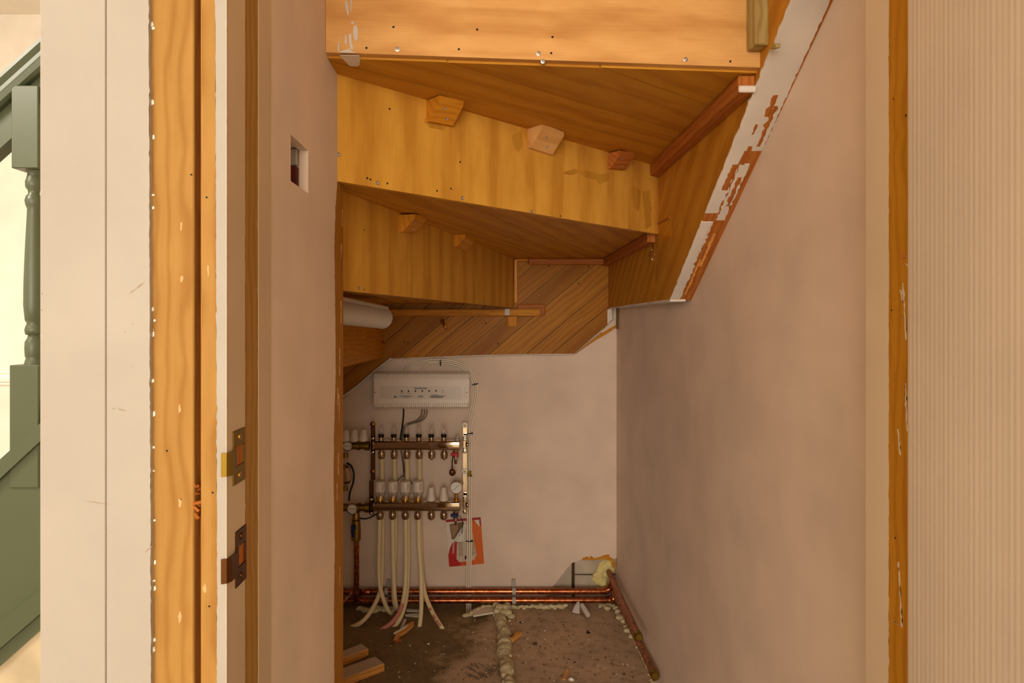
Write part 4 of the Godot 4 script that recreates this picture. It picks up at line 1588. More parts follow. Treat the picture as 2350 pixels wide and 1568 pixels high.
	cbox(st, Transform3D(Basis(Vector3(0, 0, 1), 0.15), W(794, 1088, z - 0.01)), Vector3(0.040, 0.075, 0.05), 0.012)
	part(o, "pump", st, M.nickel)
	st = stn()
	tube(st, [W(796, 1063, z - 0.02), W(806, 1070, z - 0.025), W(812, 1088, z - 0.022), W(810, 1110, z - 0.02), W(803, 1130, z - 0.02), W(801, 1150, z - 0.01)], 0.0040, 8, 6)
	part(o, "pump_cable", st, M.black)
	for q in [[793, 1046], [792, 1122]]:
		st = stn()
		lathe(st, W(q[0], q[1] - 6, z), Vector3.DOWN, [Vector2(0, 0), Vector2(0.011, 0), Vector2(0.0115, 0.003), Vector2(0.0115, 0.018), Vector2(0, 0.02)], 6, 2.0)
		part(o, "pump_union", st, M.brass_old)
	st = stn()
	tube(st, [W(826, 1190, z - 0.01), W(838, 1191, z - 0.015), W(850, 1188, z - 0.01), W(864, 1180, z + 0.01)], 0.0030, 7, 6)
	part(o, "sensor_cable", st, M.black)
	# valve under the lower union
	ring_lathe(o, "ball_valve", 817, 1176, 1242, [[0, 7.0], [0.06, 7.5], [0.10, 8.6], [0.24, 8.6], [0.26, 6.6], [0.28, 9.6], [0.42, 10.2], [0.62, 11.0], [0.78, 10.6], [0.86, 11.0], [0.97, 10.4], [1, 7.5]], z, M.brass_old, 12)
	st = stn()
	cbox(st, Transform3D(Basis(Vector3(0, 0, 1), 0.10), W(811.5, 1211, z - 0.026)), Vector3(0.020, 0.022, 0.012), 0.004)
	cbox(st, Transform3D(Basis(Vector3(0, 0, 1), 0.10), W(809.5, 1224, z - 0.026)), Vector3(0.013, 0.034, 0.007), 0.003)
	part(o, "valve_handle", st, M.blue)

func dial(p: Node3D, c: Vector3, r: float, ang: float) -> void:
	var st := stn()
	lathe(st, c - Vector3(0, 0, 0.001), Vector3(0, 0, 1), [Vector2(r, 0), Vector2(r, 0.0008), Vector2(0, 0.0008)], 24)
	part(p, "dial", st, M.white)
	st = stn()
	var d := Vector3(sin(ang), cos(ang), 0)
	tube(st, [c + d * r * 0.62 + Vector3(0, 0, 0.0006), c - d * r * 0.75 + Vector3(0, 0, 0.0006)], 0.0006, 6, 0)
	part(p, "needle", st, M.ink)
	st = stn()
	for k in 9:
		var a := -2.2 + 4.4 * k / 8.0
		var e := Vector3(sin(a), cos(a), 0)
		tube(st, [c + e * r * 0.70 + Vector3(0, 0, 0.0001), c + e * r * 0.86 + Vector3(0, 0, 0.0001)], 0.00035, 4, 0)
	part(p, "scale_marks", st, M.ink)

func drain(o: Node3D, x: float, y: float, m: Material, z: float) -> void:
	var b := ring_lathe(o, "drain_valve", x, y, y + 34.5, [[0, 5.0], [0.12, 5.0], [0.14, 7.0], [0.28, 7.0], [0.32, 6.0], [0.42, 7.4], [0.56, 7.4], [0.60, 3.6], [0.68, 3.2], [0.70, 3.7], [0.78, 3.1], [0.80, 3.7], [0.88, 3.1], [0.90, 3.6], [1, 2.8]], z, M.nickel, 12)
	var st := stn()
	cbox(st, Transform3D(Basis(Vector3(0, 0, 1), 0.06), W(x - 3, y + 12, z - 0.013)), Vector3(0.030, 0.013, 0.008), 0.003)
	lathe(st, W(x, y + 12, z - 0.004), Vector3(0, 0, 1), [Vector2(0.009, 0), Vector2(0.009, 0.012), Vector2(0.007, 0.015), Vector2(0, 0.015)], 14)
	part(b, "handle", st, m)

func bracket(o: Node3D, x: float, y0: float, y1: float, z: float, clamps: Array, discs: Array, m: Material, washers: bool) -> void:
	var st := stn()
	var zp := z + 0.03
	var a := W(x, y0, zp)
	var b := W(x, y1, zp)
	cbox(st, Transform3D(Basis(), (a + b) / 2), Vector3(0.018, a.y - b.y, 0.004), 0.001)
	var br := part(o, "bracket", st, m)
	for c in clamps:
		st = stn()
		var ct := W(x, c, z)
		cbox(st, Transform3D(Basis(), ct + Vector3(0, 0, -0.008)), Vector3(0.017, 0.046, 0.03), 0.006)
		cbox(st, Transform3D(Basis(), ct + Vector3(0, 0.027, 0.0)), Vector3(0.017, 0.014, 0.012), 0.003)
		cbox(st, Transform3D(Basis(), ct + Vector3(0, -0.027, 0.0)), Vector3(0.017, 0.014, 0.012), 0.003)
		part(br, "clamp", st, m)
		for s in [-1, 1]:
			st = stn()
			lathe(st, ct + Vector3(0, 0.027 * s, 0.006), Vector3(0, 0, 1), [Vector2(0.0055, 0), Vector2(0.0050, 0.003), Vector2(0.002, 0.004), Vector2(0, 0.0035)], 10)
			part(br, "clamp_bolt", st, M.steel)
		if washers:
			st = stn()
			lathe(st, ct + Vector3(0.0085, 0, 0), Vector3(1, 0, 0), [Vector2(0.009, 0), Vector2(0.009, 0.005), Vector2(0.006, 0.008), Vector2(0, 0.009)], 14)
			part(br, "end_plug", st, M.steel)
	for d in discs:
		st = stn()
		lathe(st, W(x - 0.3, d, zp - 0.003), Vector3(0, 0, 1), [Vector2(0.0115, 0), Vector2(0.0112, 0.002), Vector2(0.004, 0.003), Vector2(0, 0.003)], 18)
		var w := part(br, "washer", st, M.white if washers else m)
		screw_at(w, W(x - 0.3, d, zp - 0.006), Vector3(0, 0, 1), 0.0038, M.brass)

func pipe_thing(called: String, label: String, pix: Array, r: float, m: Material, group: String, taper := 1.0) -> MeshInstance3D:
	# pix: [px, py, depth]
	var pts := []
	for p in pix:
		pts.append(W(p[0], p[1], p[2]))
	var st := stn()
	tube(st, pts, r, 12, 6, 0.0, taper)
	var o := part(self, called, st, m)
	tag(o, label, "pipe", group)
	return o

func fz(py: float) -> float:
	# depth of a floor point seen at that photo row
	return YC * F / (py - VY)

func ufh_pipes() -> void:
	var g := "plastic underfloor heating pipes below the manifold"
	var r := 0.0085
	pipe_thing("heating_pipe", "white heating pipe below the first lower outlet, its foot curving right into the floor", [[871.5, 1188, 2.56], [869.5, 1274, 2.56], [870, 1331, 2.555], [876.5, 1365, 2.545], [888, 1396, 2.55], [899, 1409, 2.57], [908, 1409, 2.61]], r, M.pex, g)
	pipe_thing("heating_pipe", "white heating pipe with its pale cut-like foot sweeping furthest left over the floor", [[876, 1050, 2.56], [877, 1110, 2.605], [879, 1200, 2.607], [877.5, 1297, 2.60], [875, 1343, 2.575], [865, 1377, 2.535], [846, 1411, 2.49], [826, 1431, 2.468], [806, 1440, 2.475]], r, M.pex, g)
	pipe_thing("heating_pipe", "white heating pipe below the second lower outlet, foot sinking behind the reddened pipe", [[901, 1188, 2.56], [902, 1274, 2.56], [904, 1331, 2.555], [907, 1377, 2.545], [914, 1402, 2.56], [921, 1408, 2.60]], r, M.pex, g)
	pipe_thing("heating_pipe", "white heating pipe half hidden behind the second lower outlet's pipe", [[905, 1050, 2.56], [906, 1110, 2.605], [908, 1200, 2.607], [907, 1274, 2.605], [903, 1331, 2.595], [904, 1377, 2.575], [910, 1400, 2.60], [914, 1404, 2.63]], r, M.pex, g)
	var p3 := pipe_thing("heating_pipe", "heating pipe below the third lower outlet with a red-stained foot bent left", [[930.5, 1188, 2.56], [931.5, 1274, 2.56], [930.5, 1331, 2.55], [927, 1370, 2.53], [917, 1404, 2.50], [897, 1431, 2.47], [870, 1449, 2.455]], r, M.pex, g)
	var st := stn()
	tube(st, [W(923.0, 1386, 2.512), W(915, 1408, 2.494), W(896, 1432, 2.466), W(873, 1447, 2.450)], r + 0.0004, 10, 6, 0.0, 0.95)
	part(p3, "red_stain", st, M.pex_red, "red-stained foot of the pipe")
	pipe_thing("heating_pipe", "white heating pipe just right of the red-stained one, foot bent left beneath it", [[933.5, 1050, 2.56], [935, 1110, 2.605], [936.5, 1200, 2.607], [937, 1274, 2.60], [936, 1331, 2.585], [931.5, 1377, 2.545], [922, 1411, 2.505], [908, 1436, 2.475], [890, 1452, 2.46]], r, M.pex, g)
	pipe_thing("heating_pipe", "white heating pipe below the fourth lower outlet, running almost straight to the floor", [[960.5, 1188, 2.56], [961.5, 1250, 2.56], [966, 1320, 2.55], [967, 1388, 2.51], [964, 1430, 2.475], [961, 1446, 2.47]], r, M.pex, g)
	var p4 := pipe_thing("heating_pipe", "heating pipe with a red-speckled foot splayed right, rightmost of the pipes", [[962, 1050, 2.56], [963, 1110, 2.605], [964, 1200, 2.607], [967, 1297, 2.595], [973, 1354, 2.555], [987, 1394, 2.51], [1003, 1424, 2.47], [1020, 1450, 2.45]], r, M.pex, g)
	for q in [[[988, 1396, 2.507], [991, 1402, 2.50]], [[997, 1413, 2.484], [1001, 1421, 2.472]], [[1003, 1424, 2.468], [1012, 1438, 2.456]]]:
		st = stn()
		tube(st, [W(q[0][0] - 2.0, q[0][1], q[0][2] - 0.004), W(q[1][0] - 1.0, q[1][1], q[1][2] - 0.004)], 0.0052, 8, 2, 0.3)
		part(p4, "red_stain", st, M.pex_red, "red stain on the pipe foot")

func copper() -> void:
	var st := stn()
	var xe := W(1398, 0, 2.60).x
	# upper pipe along the back wall
	tube(st, [W(740, 1358, 2.620), W(1392, 1357, 2.620)], 0.0126, 16, 0)
	var o := part(self, "copper_pipe", st, M.copper)
	tag(o, "upper of two level copper pipes along the foot of the back wall", "pipe", "copper pipes along the skirting")
	st = stn()
	tube(st, [W(1386, 1357, 2.620), W(1398, 1352, 2.622), W(1404, 1340, 2.618), W(1406, 1328, 2.615)], 0.0135, 14, 5)
	part(o, "elbow", st, M.copper)
	st = stn()
	tube(st, [W(740, 1379, 2.605), W(1400, 1377.5, 2.605)], 0.0118, 16, 0)
	o = part(self, "copper_pipe", st, M.copper)
	tag(o, "lower of two level copper pipes along the foot of the back wall", "pipe", "copper pipes along the skirting")
	st = stn()
	tube(st, [W(1388, 1377.5, 2.605), W(1400, 1377, 2.605), W(1408, 1374, 2.60), W(1411, 1366, 2.61)], 0.0135, 14, 5)
	part(o, "elbow", st, M.copper)
	# riser up to the ball valve
	st = stn()
	tube(st, [W(818, 1236, 2.565), W(818, 1345, 2.575), W(818, 1364, 2.58)], 0.0108, 16, 4)
	o = part(self, "copper_pipe", st, M.copper)
	tag(o, "upright copper pipe below the blue-handled valve", "pipe")
	st = stn()
	tube(st, [W(818, 1352, 2.578), W(818, 1366, 2.580), W(819, 1374, 2.590), W(822, 1376, 2.605)], 0.0140, 14, 5)
	part(o, "elbow", st, M.copper)
	st = stn()
	tube(st, [W(826, 1360, 2.60), W(836, 1359, 2.615), W(862, 1358, 2.625)], 0.0134, 14, 5)
	part(o, "elbow", st, M.copper)
	st = stn()
	tube(st, [W(812, 1353, 2.60), W(800, 1369, 2.59), W(786, 1383, 2.58)], 0.0075, 10, 5)
	o = part(self, "copper_pipe", st, M.copper_dull)
	tag(o, "thin copper branch slanting down at the left post", "pipe")
	# two capped pipes along the right wall
	for q in [[Vector3(0.470, 0.140, -2.635), Vector3(0.468, 0.140, -2.09), "capped copper pipe along the right wall, the shorter upper one"], [Vector3(0.486, 0.072, -2.63), Vector3(0.494, 0.072, -1.985), "capped copper pipe along the right wall, the lower one reaching nearer"]]:
		st = stn()
		tube(st, [q[0], q[1]], 0.0112, 16, 0)
		o = part(self, "copper_pipe", st, M.copper_dull)
		tag(o, q[2], "pipe", "capped copper pipes along the right wall")
		st = stn()
		var d: Vector3 = (q[1] - q[0]).normalized()
		lathe(st, q[1] - d * 0.024, d, [Vector2(0.0112, 0), Vector2(0.0135, 0.001), Vector2(0.0140, 0.006), Vector2(0.0130, 0.008), Vector2(0.0135, 0.010), Vector2(0.0135, 0.026), Vector2(0.0105, 0.029), Vector2(0.0100, 0.027), Vector2(0, 0.027)], 18)
		part(o, "end_cap", st, M.brass_old)
	# white pipe clips
	for q in [[1179.5, "white plastic double clip holding the copper pipes near the foam"], [887, "white plastic double clip on the copper pipes behind the plastic pipes"]]:
		var px: float = q[0]
		var c := thing("pipe_clip", q[1], "pipe clip", W(px, 1386, 2.62), "double pipe clips")
		st = stn()
		abox(st, W(px - 4.2, 0, 2.6).x, W(px + 4.2, 0, 2.6).x, W(0, 1387, 2.6).y, W(0, 1340, 2.6).y, 2.638, 2.654, 0.002)
		part(c, "back_plate", st, M.plastic_grey)
		for e in [[1357.5, 2.620], [1378.5, 2.605]]:
			st = stn()
			lathe(st, W(px - 4.2, e[0], e[1]), Vector3.RIGHT, [Vector2(0.0118, 0), Vector2(0.0142, 0), Vector2(0.0142, 0.0146), Vector2(0.0118, 0.0146)], 18)
			part(c, "clip_ring", st, M.plastic_grey)

func cables() -> void:
	var zc := 2.640
	var base := [[928, 856], [945, 842], [975, 832], [1010, 829.5], [1040, 833], [1064, 842], [1080, 858], [1089, 875], [1092, 893], [1090, 915], [1085, 940], [1080, 965], [1077, 990], [1076.5, 1040], [1077, 1100], [1077, 1180], [1077.5, 1245], [1076, 1310], [1075.5, 1370], [1075.7, 1392], [1076, 1420]]
	var labels := ["outermost white cable looping from the control box down the wall", "middle white cable looping from the control box down the wall", "innermost white cable leaving the control box top further right"]
	for k in 3:
		var pts := []
		for i in base.size():
			if k == 2 and i < 2:
				continue
			var p: Array = base[i]
			var a: Vector2
			var q0: Array = base[maxi(i - 1, 0)]
			var q1: Array = base[mini(i + 1, base.size() - 1)]
			a = Vector2(q1[0] - q0[0], q1[1] - q0[1]).orthogonal().normalized()
			var off: float = [-4.4, 0.0, 4.4][k]
			var dz: float = [0.0, -0.004, 0.001][k]
			if k == 2 and i == 2:
				pts.append(W(966, 858, zc - 0.03))
				pts.append(W(974, 843, zc - 0.006))
				pts.append(W(990, 833, zc - 0.005))
				continue
			var endz := zc + dz
			if i == 0:
				endz = zc - 0.03
			if i == base.size() - 2:
				endz = zc - 0.006
			if i == base.size() - 1:
				endz = fz(1418.0)
			pts.append(W(p[0] - a.x * off, p[1] - a.y * off, endz))
		var st := stn()
		tube(st, pts, 0.0033, 8, 5)
		var o := part(self, "white_cable", st, M.cable)
		tag(o, labels[k], "cable", "white cables from the control box")
	# black ties round them
	var ties := [[1011, 833, 0.0, "black cable tie at the top of the white cable loop"], [1090.5, 882, 1.35, "black cable tie where the white cables turn downwards"], [1077, 995, 1.57, "black cable tie beside the top of the right bracket"], [1075, 1092, 1.57, "black cable tie beside the lower washer of the right bracket"], [1077, 1242, 1.57, "black cable tie in front of the orange leaflet"]]
	for t in ties:
		var c := thing("cable_tie", t[3], "cable tie", W(t[0], t[1], zc - 0.004), "black cable ties on the white cables")
		var along_: Vector3 = Vector3(cos(t[2]), -sin(t[2]), 0)
		var st := stn()
		var xd := along_.cross(Vector3(0, 0, 1)).normalized()
		var ring := []
		for k in 13:
			var an := TAU * k / 12
			ring.append(W(t[0], t[1], zc - 0.002) + xd * cos(an) * 0.0125 + Vector3(0, 0, sin(an) * 0.0085))
		tube(st, ring, 0.0018, 6, 0)
		part(c, "strap", st, M.black)
		st = stn()
		cbox(st, Transform3D(Basis(), W(t[0], t[1], zc - 0.012) - xd * 0.011 * (1 if t[2] > 1.5 else 0)), Vector3(0.007, 0.007, 0.006), 0.001)
		part(c, "tie_head", st, M.black)
	# brown clamp of ridges beside the bracket
	var st3 := stn()
	for k in 5:
		abox(st3, W(1071.5, 0, zc).x, W(1082, 0, zc).x, W(0, 1079.5 + k * 2.6 + 1.9, zc).y, W(0, 1079.5 + k * 2.6, zc).y, zc - 0.014, zc - 0.008, 0.0006)
	var rw := part(self, "wire_wrap", st3, M.brass_old)
	tag(rw, "brass coloured wire wrapped round the white cables by the bracket", "wire")
	# grey cables and a black one hanging below the control box
	var gl := ["grey cable from the control box ending behind the second actuator", "grey cable from the control box ending behind the fourth actuator", "shortest grey cable from the control box, tied to the black one"]
	var gk := 0
	for q in [[[[968, 940, 2.60], [966, 955, 2.61], [955, 966, 2.62], [938, 972, 2.63], [926, 980, 2.635], [922, 1000, 2.635], [920, 1030, 2.635], [926, 1060, 2.635], [929, 1085, 2.63], [918, 1098, 2.62], [903, 1112, 2.59]], 0.0024], [[[974, 940, 2.60], [973, 953, 2.605], [962, 966, 2.615], [940, 974, 2.625], [930, 984, 2.63], [924, 1005, 2.63], [921, 1035, 2.632], [927, 1065, 2.632], [934, 1092, 2.63], [944, 1108, 2.60], [950, 1114, 2.58]], 0.0024], [[[980, 940, 2.60], [978, 955, 2.60], [966, 967, 2.61], [945, 972, 2.62], [931, 977, 2.625], [926, 990, 2.628], [923, 1010, 2.63]], 0.0024]]:
		var pts := []
		for p in q[0]:
			pts.append(W(p[0], p[1], p[2]))
		var st := stn()
		tube(st, pts, q[1], 7, 5)
		var o := part(self, "actuator_cable", st, M.cable_grey)
		tag(o, gl[gk], "cable", "grey cables below the control box")
		gk += 1
	var st := stn()
	tube(st, [W(926, 938, 2.60), W(926, 955, 2.61), W(923, 980, 2.63), W(919, 1005, 2.635), W(920, 1030, 2.638), W(926, 1070, 2.636), W(927, 1095, 2.634)], 0.0030, 7, 5)
	var o := part(self, "black_cable", st, M.black)
	tag(o, "black cable dropping straight from the control box behind the meters", "cable")

# ------------------------------------------------------------------ small things
func small_things() -> void:
	white_channel()
	leaflet()
	foam()
	offcuts()
	hooks()

func white_channel() -> void:
	var a := Vector3(-0.432, YC + 0.045, -1.32)
	var b := W(876, 729.5, 2.08)
	var d := (b - a).normalized()
	var o := thing("waste_pipe", "white plastic pipe end poking out below the lowest riser", "pipe", b)
	var st := stn()
	var r := 0.0345
	var L := a.distance_to(b)
	lathe(st, a, d, [Vector2(r - 0.003, 0), Vector2(r, 0), Vector2(r, L - 0.006), Vector2(r + 0.001, L - 0.004), Vector2(r + 0.001, L), Vector2(r - 0.003, L), Vector2(r - 0.003, 0)], 32)
	part(o, "pipe", st, M.pvc)
	st = stn()
	var u := d.cross(Vector3.UP).normalized()
	var up := u.cross(d)
	cbox(st, Transform3D(Basis(u, up, -d), (a + b) / 2 + up * 0.030 + u * 0.004), Vector3(0.044, 0.010, L - 0.02), 0.002)
	part(o, "flat_top", st, M.pvc)

func leaflet() -> void:
	var n := 256
	var im := Image.create(200, n, true, Image.FORMAT_RGB8)
	im.fill(Color(0.88, 0.84, 0.78))
	var fillp := func(pts: Array, c: Color) -> void:
		var pg := PackedVector2Array()
		for p in pts:
			pg.append(Vector2(p[0] * 200.0, p[1] * n))
		for y in n:
			for x in 200:
				if Geometry2D.is_point_in_polygon(Vector2(x, y), pg):
					im.set_pixel(x, y, c)
	var red := Color(0.72, 0.08, 0.05)
	fillp.call([[0, 0], [1, 0], [1, 0.05], [0, 0.05]], Color(0.62, 0.05, 0.06))
	fillp.call([[0.955, 0], [1, 0], [1, 0.2], [0.955, 0.2]], Color(0.62, 0.05, 0.06))
	fillp.call([[0.58, 0.05], [0.8, 0.05], [0.9, 0.12], [1, 0.2], [1, 1], [0.58, 1]], Color(0.86, 0.40, 0.08))
	fillp.call([[0.82, 0.05], [0.95, 0.05], [0.95, 0.2], [0.88, 0.14]], Color(0.88, 0.84, 0.78))
	fillp.call([[0.0, 1.0], [0.0, 0.75], [0.05, 0.62], [0.14, 0.50], [0.3, 0.44], [0.66, 0.44], [0.66, 0.9], [0.6, 1.0]], red)
	fillp.call([[0.3, 1.0], [0.35, 0.92], [0.66, 0.88], [0.7, 1.0]], Color(0.84, 0.30, 0.08))
	fillp.call([[0.28, 0.44], [0.70, 0.10], [0.80, 0.80], [0.72, 0.90], [0.30, 0.92], [0.22, 0.85]], Color(0.80, 0.74, 0.66))
	for k in 12:
		fillp.call([[0.30, 0.50 + k * 0.025], [0.42, 0.50 + k * 0.025], [0.42, 0.512 + k * 0.025], [0.30, 0.512 + k * 0.025]], Color(0.58, 0.50, 0.42))
		fillp.call([[0.64, 0.50 + k * 0.025], [0.76, 0.50 + k * 0.025], [0.76, 0.512 + k * 0.025], [0.64, 0.512 + k * 0.025]], Color(0.58, 0.50, 0.42))
	fillp.call([[0.46, 0.80], [0.56, 0.79], [0.56, 0.86], [0.46, 0.87]], Color(0.25, 0.17, 0.12))
	fillp.call([[0.10, 0.10], [0.52, 0.06], [0.48, 0.16], [0.20, 0.42], [0.13, 0.42]], Color(0.44, 0.34, 0.22))
	fillp.call([[0.13, 0.12], [0.34, 0.10], [0.33, 0.22], [0.20, 0.38], [0.15, 0.38]], Color(0.60, 0.48, 0.34))
	im.generate_mipmaps()
	var m := mat(Color(1, 1, 1), 0.4)
	m.albedo_texture = ImageTexture.create_from_image(im)
	var o := thing("leaflet", "red and orange printed leaflet hanging behind the white cables", "leaflet", W(1067, 1297, DB - 0.004))
	var st := stn()
	var z := DB - 0.0035
	var A := W(1022.5, 1193.5, z)
	var B := W(1103, 1187.5, z)
	var C := W(1111, 1293.5, z)
	var D := W(1031, 1301, z)
	# a slightly bowed sheet
	var nx := 8
	var ny := 10
	var P := func(i: int, j: int) -> Vector3:
		var u := float(i) / nx
		var v := float(j) / ny
		return A.lerp(B, u).lerp(D.lerp(C, u), v) + Vector3(0, 0, 0.003 * v * v * (0.4 + 0.6 * sin(u * PI)))
	for i in nx:
		for j in ny:
			var q := [P.call(i, j), P.call(i + 1, j), P.call(i + 1, j + 1), P.call(i, j + 1)]
			var uv := [Vector2(i, j), Vector2(i + 1, j), Vector2(i + 1, j + 1), Vector2(i, j + 1)]
			for k in [0, 1, 2, 0, 2, 3]:
				st.set_normal(Vector3(0, 0, 1))
				st.set_uv(Vector2(uv[k].x / nx, uv[k].y / ny))
				st.add_vertex(q[k])
	part(o, "sheet", st, m)
	st = stn()
	prism(st, [A + Vector3(0, 0, -0.0003), B + Vector3(0, 0, -0.0003), C + Vector3(0, 0, -0.0003), D + Vector3(0, 0, -0.0003)], Vector3(0, 0, -0.0006))
	part(o, "back_page", st, M.white)
	# torn flap curling forward
	st = stn()
	var prev := []
	for k in 9:
		var t := float(k) / 8
		var a := W(1069, 1197, z).lerp(W(1065, 1241, z), t)
		var b := W(1069, 1197, z).lerp(W(1041, 1241, z), t)
		var mid := (a + b) / 2 + Vector3(0, 0, 0.010 * t)
		var row := []
		for s in 7:
			var w := float(s) / 6
			row.append(a.lerp(mid, w * 2.0) if w < 0.5 else mid.lerp(b + Vector3(0, 0, 0.002), w * 2.0 - 1.0))
			row[s] += Vector3(0, 0, 0.002 + 0.006 * t * sin(w * PI))
		if k > 0:
			for s in 6:
				var nn: Vector3 = (row[s] - prev[s + 1]).cross(row[s + 1] - prev[s]).normalized()
				if nn.z < 0:
					nn = -nn
				quad(st, prev[s], prev[s + 1], row[s + 1], row[s], nn)
		prev = row
	part(o, "torn_flap", st, M.white)
	st = stn()
	for q in [[1058, 1222, 2.2], [1062, 1219, 1.5], [1055, 1229, 2.0], [1068, 1221, 0.8], [1067, 1228, 0.8], [1068, 1232, 0.8], [1061, 1233, 1.2]]:
		var s: float = q[2] * 0.0012
		cbox(st, Transform3D(Basis(Vector3(0, 0, 1), 0.5), W(q[0], q[1], z - 0.017)), Vector3(s * 1.6, s, 0.0005), 0.0)
	part(o, "flap_print", st, M.ink)
	lettering(o, "lettering", "heatmiser", W(1040.5, 1256, z - 0.0036), 0.0115, M.white, Basis(Vector3(0, 0, 1), PI / 2 - 0.05))

func foam() -> void:
	# bead along the floor joint
	var f := thing("foam_bead", "long lumpy bead of cream expanding foam along the floor joint", "foam", ony(1160, 1500, 0))
	var st := stn()
	var pts := []
	for p in [[1148, 1406], [1150, 1425], [1155, 1450], [1157, 1475], [1158, 1495], [1161, 1515], [1163, 1540], [1165, 1570], [1168, 1600]]:
		pts.append(ony(p[0], p[1], 0.004))
	tube(st, pts, 0.021, 24, 22, 0.7)
	for k in 46:
		var t := rng.randf()
		var i := int(t * (pts.size() - 1.01))
		var c: Vector3 = pts[i].lerp(pts[i + 1], rng.randf()) + Vector3(rng.randf_range(-0.016, 0.016), rng.randf_range(0.002, 0.014), rng.randf_range(-0.01, 0.01))
		lump(st, c, rng.randf_range(0.004, 0.012), Vector3(1, 0.8, 1.3), 0.3, 30.0)
	st.generate_normals()
	part(f, "bead", st, M.foam)
	# knot of foam where it meets the wall, and the run along the wall
	f = thing("foam_lump", "knotted lump of cream foam where the bead meets the back wall", "foam", ony(1150, 1400, 0))
	st = stn()
	for k in 34:
		var p := ony(rng.randf_range(1137, 1166), rng.randf_range(1392, 1412), 0.006) + Vector3(0, rng.randf_range(0.0, 0.022), rng.randf_range(-0.01, 0.02))
		lump(st, p, rng.randf_range(0.010, 0.018), Vector3(1, 0.8, 1), 0.35, 32.0)
	lump(st, ony(1172, 1416, 0.008), 0.012, Vector3(1.3, 0.7, 0.7), 0.5, 40.0)
	lump(st, ony(1169, 1425, 0.005), 0.008, Vector3(0.7, 0.7, 1.3), 0.5, 40.0)
	st.generate_normals()
	part(f, "lump", st, M.foam)
	f = thing("foam_run", "thin ragged foam run along the foot of the wall right of the clip", "foam", ony(1240, 1397, 0))
	st = stn()
	for k in 46:
		var t := k / 45.0
		var p := ony(lerpf(1172, 1298, t), lerpf(1397, 1396, t), 0.004)
		lump(st, p + Vector3(0, rng.randf_range(0, 0.008 + 0.008 * t), rng.randf_range(-0.006, 0.006)), rng.randf_range(0.004, 0.007 + 0.006 * t), Vector3(1.4, 0.8, 1), 0.4, 40.0)
	st.generate_normals()
	part(f, "run", st, M.foam)
	f = thing("foam_sheet", "flat cream foam flap with bubbly edge beside the white cables", "foam", ony(1105, 1405, 0))
	st = stn()
	var fp := []
	for p in [[1086, 1417], [1090, 1404], [1098, 1396], [1136, 1394], [1138, 1408], [1120, 1411]]:
		fp.append(ony(p[0], p[1], 0.010))
	prism(st, fp, Vector3(0, 0.006, 0))
	part(f, "flap", st, M.cable)
	st = stn()
	for k in 22:
		var t := k / 21.0
		lump(st, ony(lerpf(1082, 1140, t), 1402.0 - 14.0 * sin(minf(t * 2.2, 1.57)) + 4, 0.014) , rng.randf_range(0.006, 0.011), Vector3(1, 0.8, 1), 0.4, 40.0)
	for k in 6:
		lump(st, ony(1068 + k * 4.0, 1414 - (k * 1.2), 0.006), 0.009, Vector3(1.2, 0.8, 1), 0.4, 45.0)
	st.generate_normals()
	part(f, "edge", st, M.foam)
	# yellow foam squeezed into the broken corner
	f = thing("foam_corner", "yellow foam squeezed into the broken plaster corner behind the pipes", "foam", W(1385, 1345, DB))
	st = stn()
	for p in [[1396, 1294, 0.024], [1388, 1302, 0.024], [1378, 1310, 0.022], [1372, 1322, 0.022], [1376, 1332, 0.022], [1384, 1338, 0.020], [1400, 1304, 0.020], [1402, 1290, 0.016], [1390, 1316, 0.016], [1366, 1328, 0.014], [1382, 1294, 0.014]]:
		lump(st, W(p[0], p[1], DB + 0.016), p[2], Vector3(1, 1.1, 0.7), 0.5, 22.0)
	st.generate_normals()
	part(f, "lump", st, M.foam_y)
	f = thing("foam_corner", "yellow-cream foam trail on the floor below the right wall pipes", "foam", ony(1440, 1440, 0))
	st = stn()
	for p in [[1375, 1392], [1385, 1394], [1395, 1396], [1405, 1394], [1412, 1398], [1416, 1406], [1420, 1412], [1424, 1420], [1430, 1428], [1434, 1440], [1440, 1448], [1446, 1456], [1450, 1462], [1456, 1472], [1462, 1484], [1470, 1500], [1476, 1514], [1484, 1530], [1490, 1546], [1496, 1562], [1500, 1575]]:
		for k in 4:
			var big: float = 1.0 if p[1] < 1470 else 0.55
			lump(st, ony(p[0] + rng.randf_range(-3, 5) * big, p[1] + rng.randf_range(-5, 5), 0.003) + Vector3(0, rng.randf_range(0, 0.012) * big, 0), rng.randf_range(0.006, 0.013) * big, Vector3(1, 0.7, 1), 0.4, 36.0)
	st.generate_normals()
	part(f, "trail", st, M.foam)
	f = thing("foam_corner", "dull foam pad on the floor behind the feet of the plastic pipes", "foam", ony(835, 1400, 0))
	st = stn()
	for k in 16:
		lump(st, ony(lerpf(826, 912, k / 15.0), 1400 + rng.randf_range(-4, 3), 0.006), rng.randf_range(0.010, 0.016), Vector3(1.3, 0.8, 1), 0.4, 35.0)
	st.generate_normals()
	part(f, "pad", st, M.foam)

func offcut(called: String, label: String, a: Vector3, b: Vector3, w: float, h: float, m: Material, painted := false, roll := 0.0) -> void:
	var o := thing(called, label, "offcut", (a + b) / 2 - Vector3(0, h / 2, 0), "")
	var d := (b - a).normalized()
	var u := d.cross(Vector3.UP).normalized()
	var up := u.cross(d)
	var bs := Basis(u, up, -d).rotated(d, roll)
	var st := stn()
	cbox(st, Transform3D(bs, (a + b) / 2), Vector3(w, h, a.distance_to(b)), 0.0015)
	part(o, "block", st, m)
	if painted:
		st = stn()
		cbox(st, Transform3D(bs, (a + b) / 2 + bs.y * (h / 2 + 0.0003)), Vector3(w * 0.97, 0.0012, a.distance_to(b) * 0.985), 0.0004)
		part(o, "paint", st, M.paint)

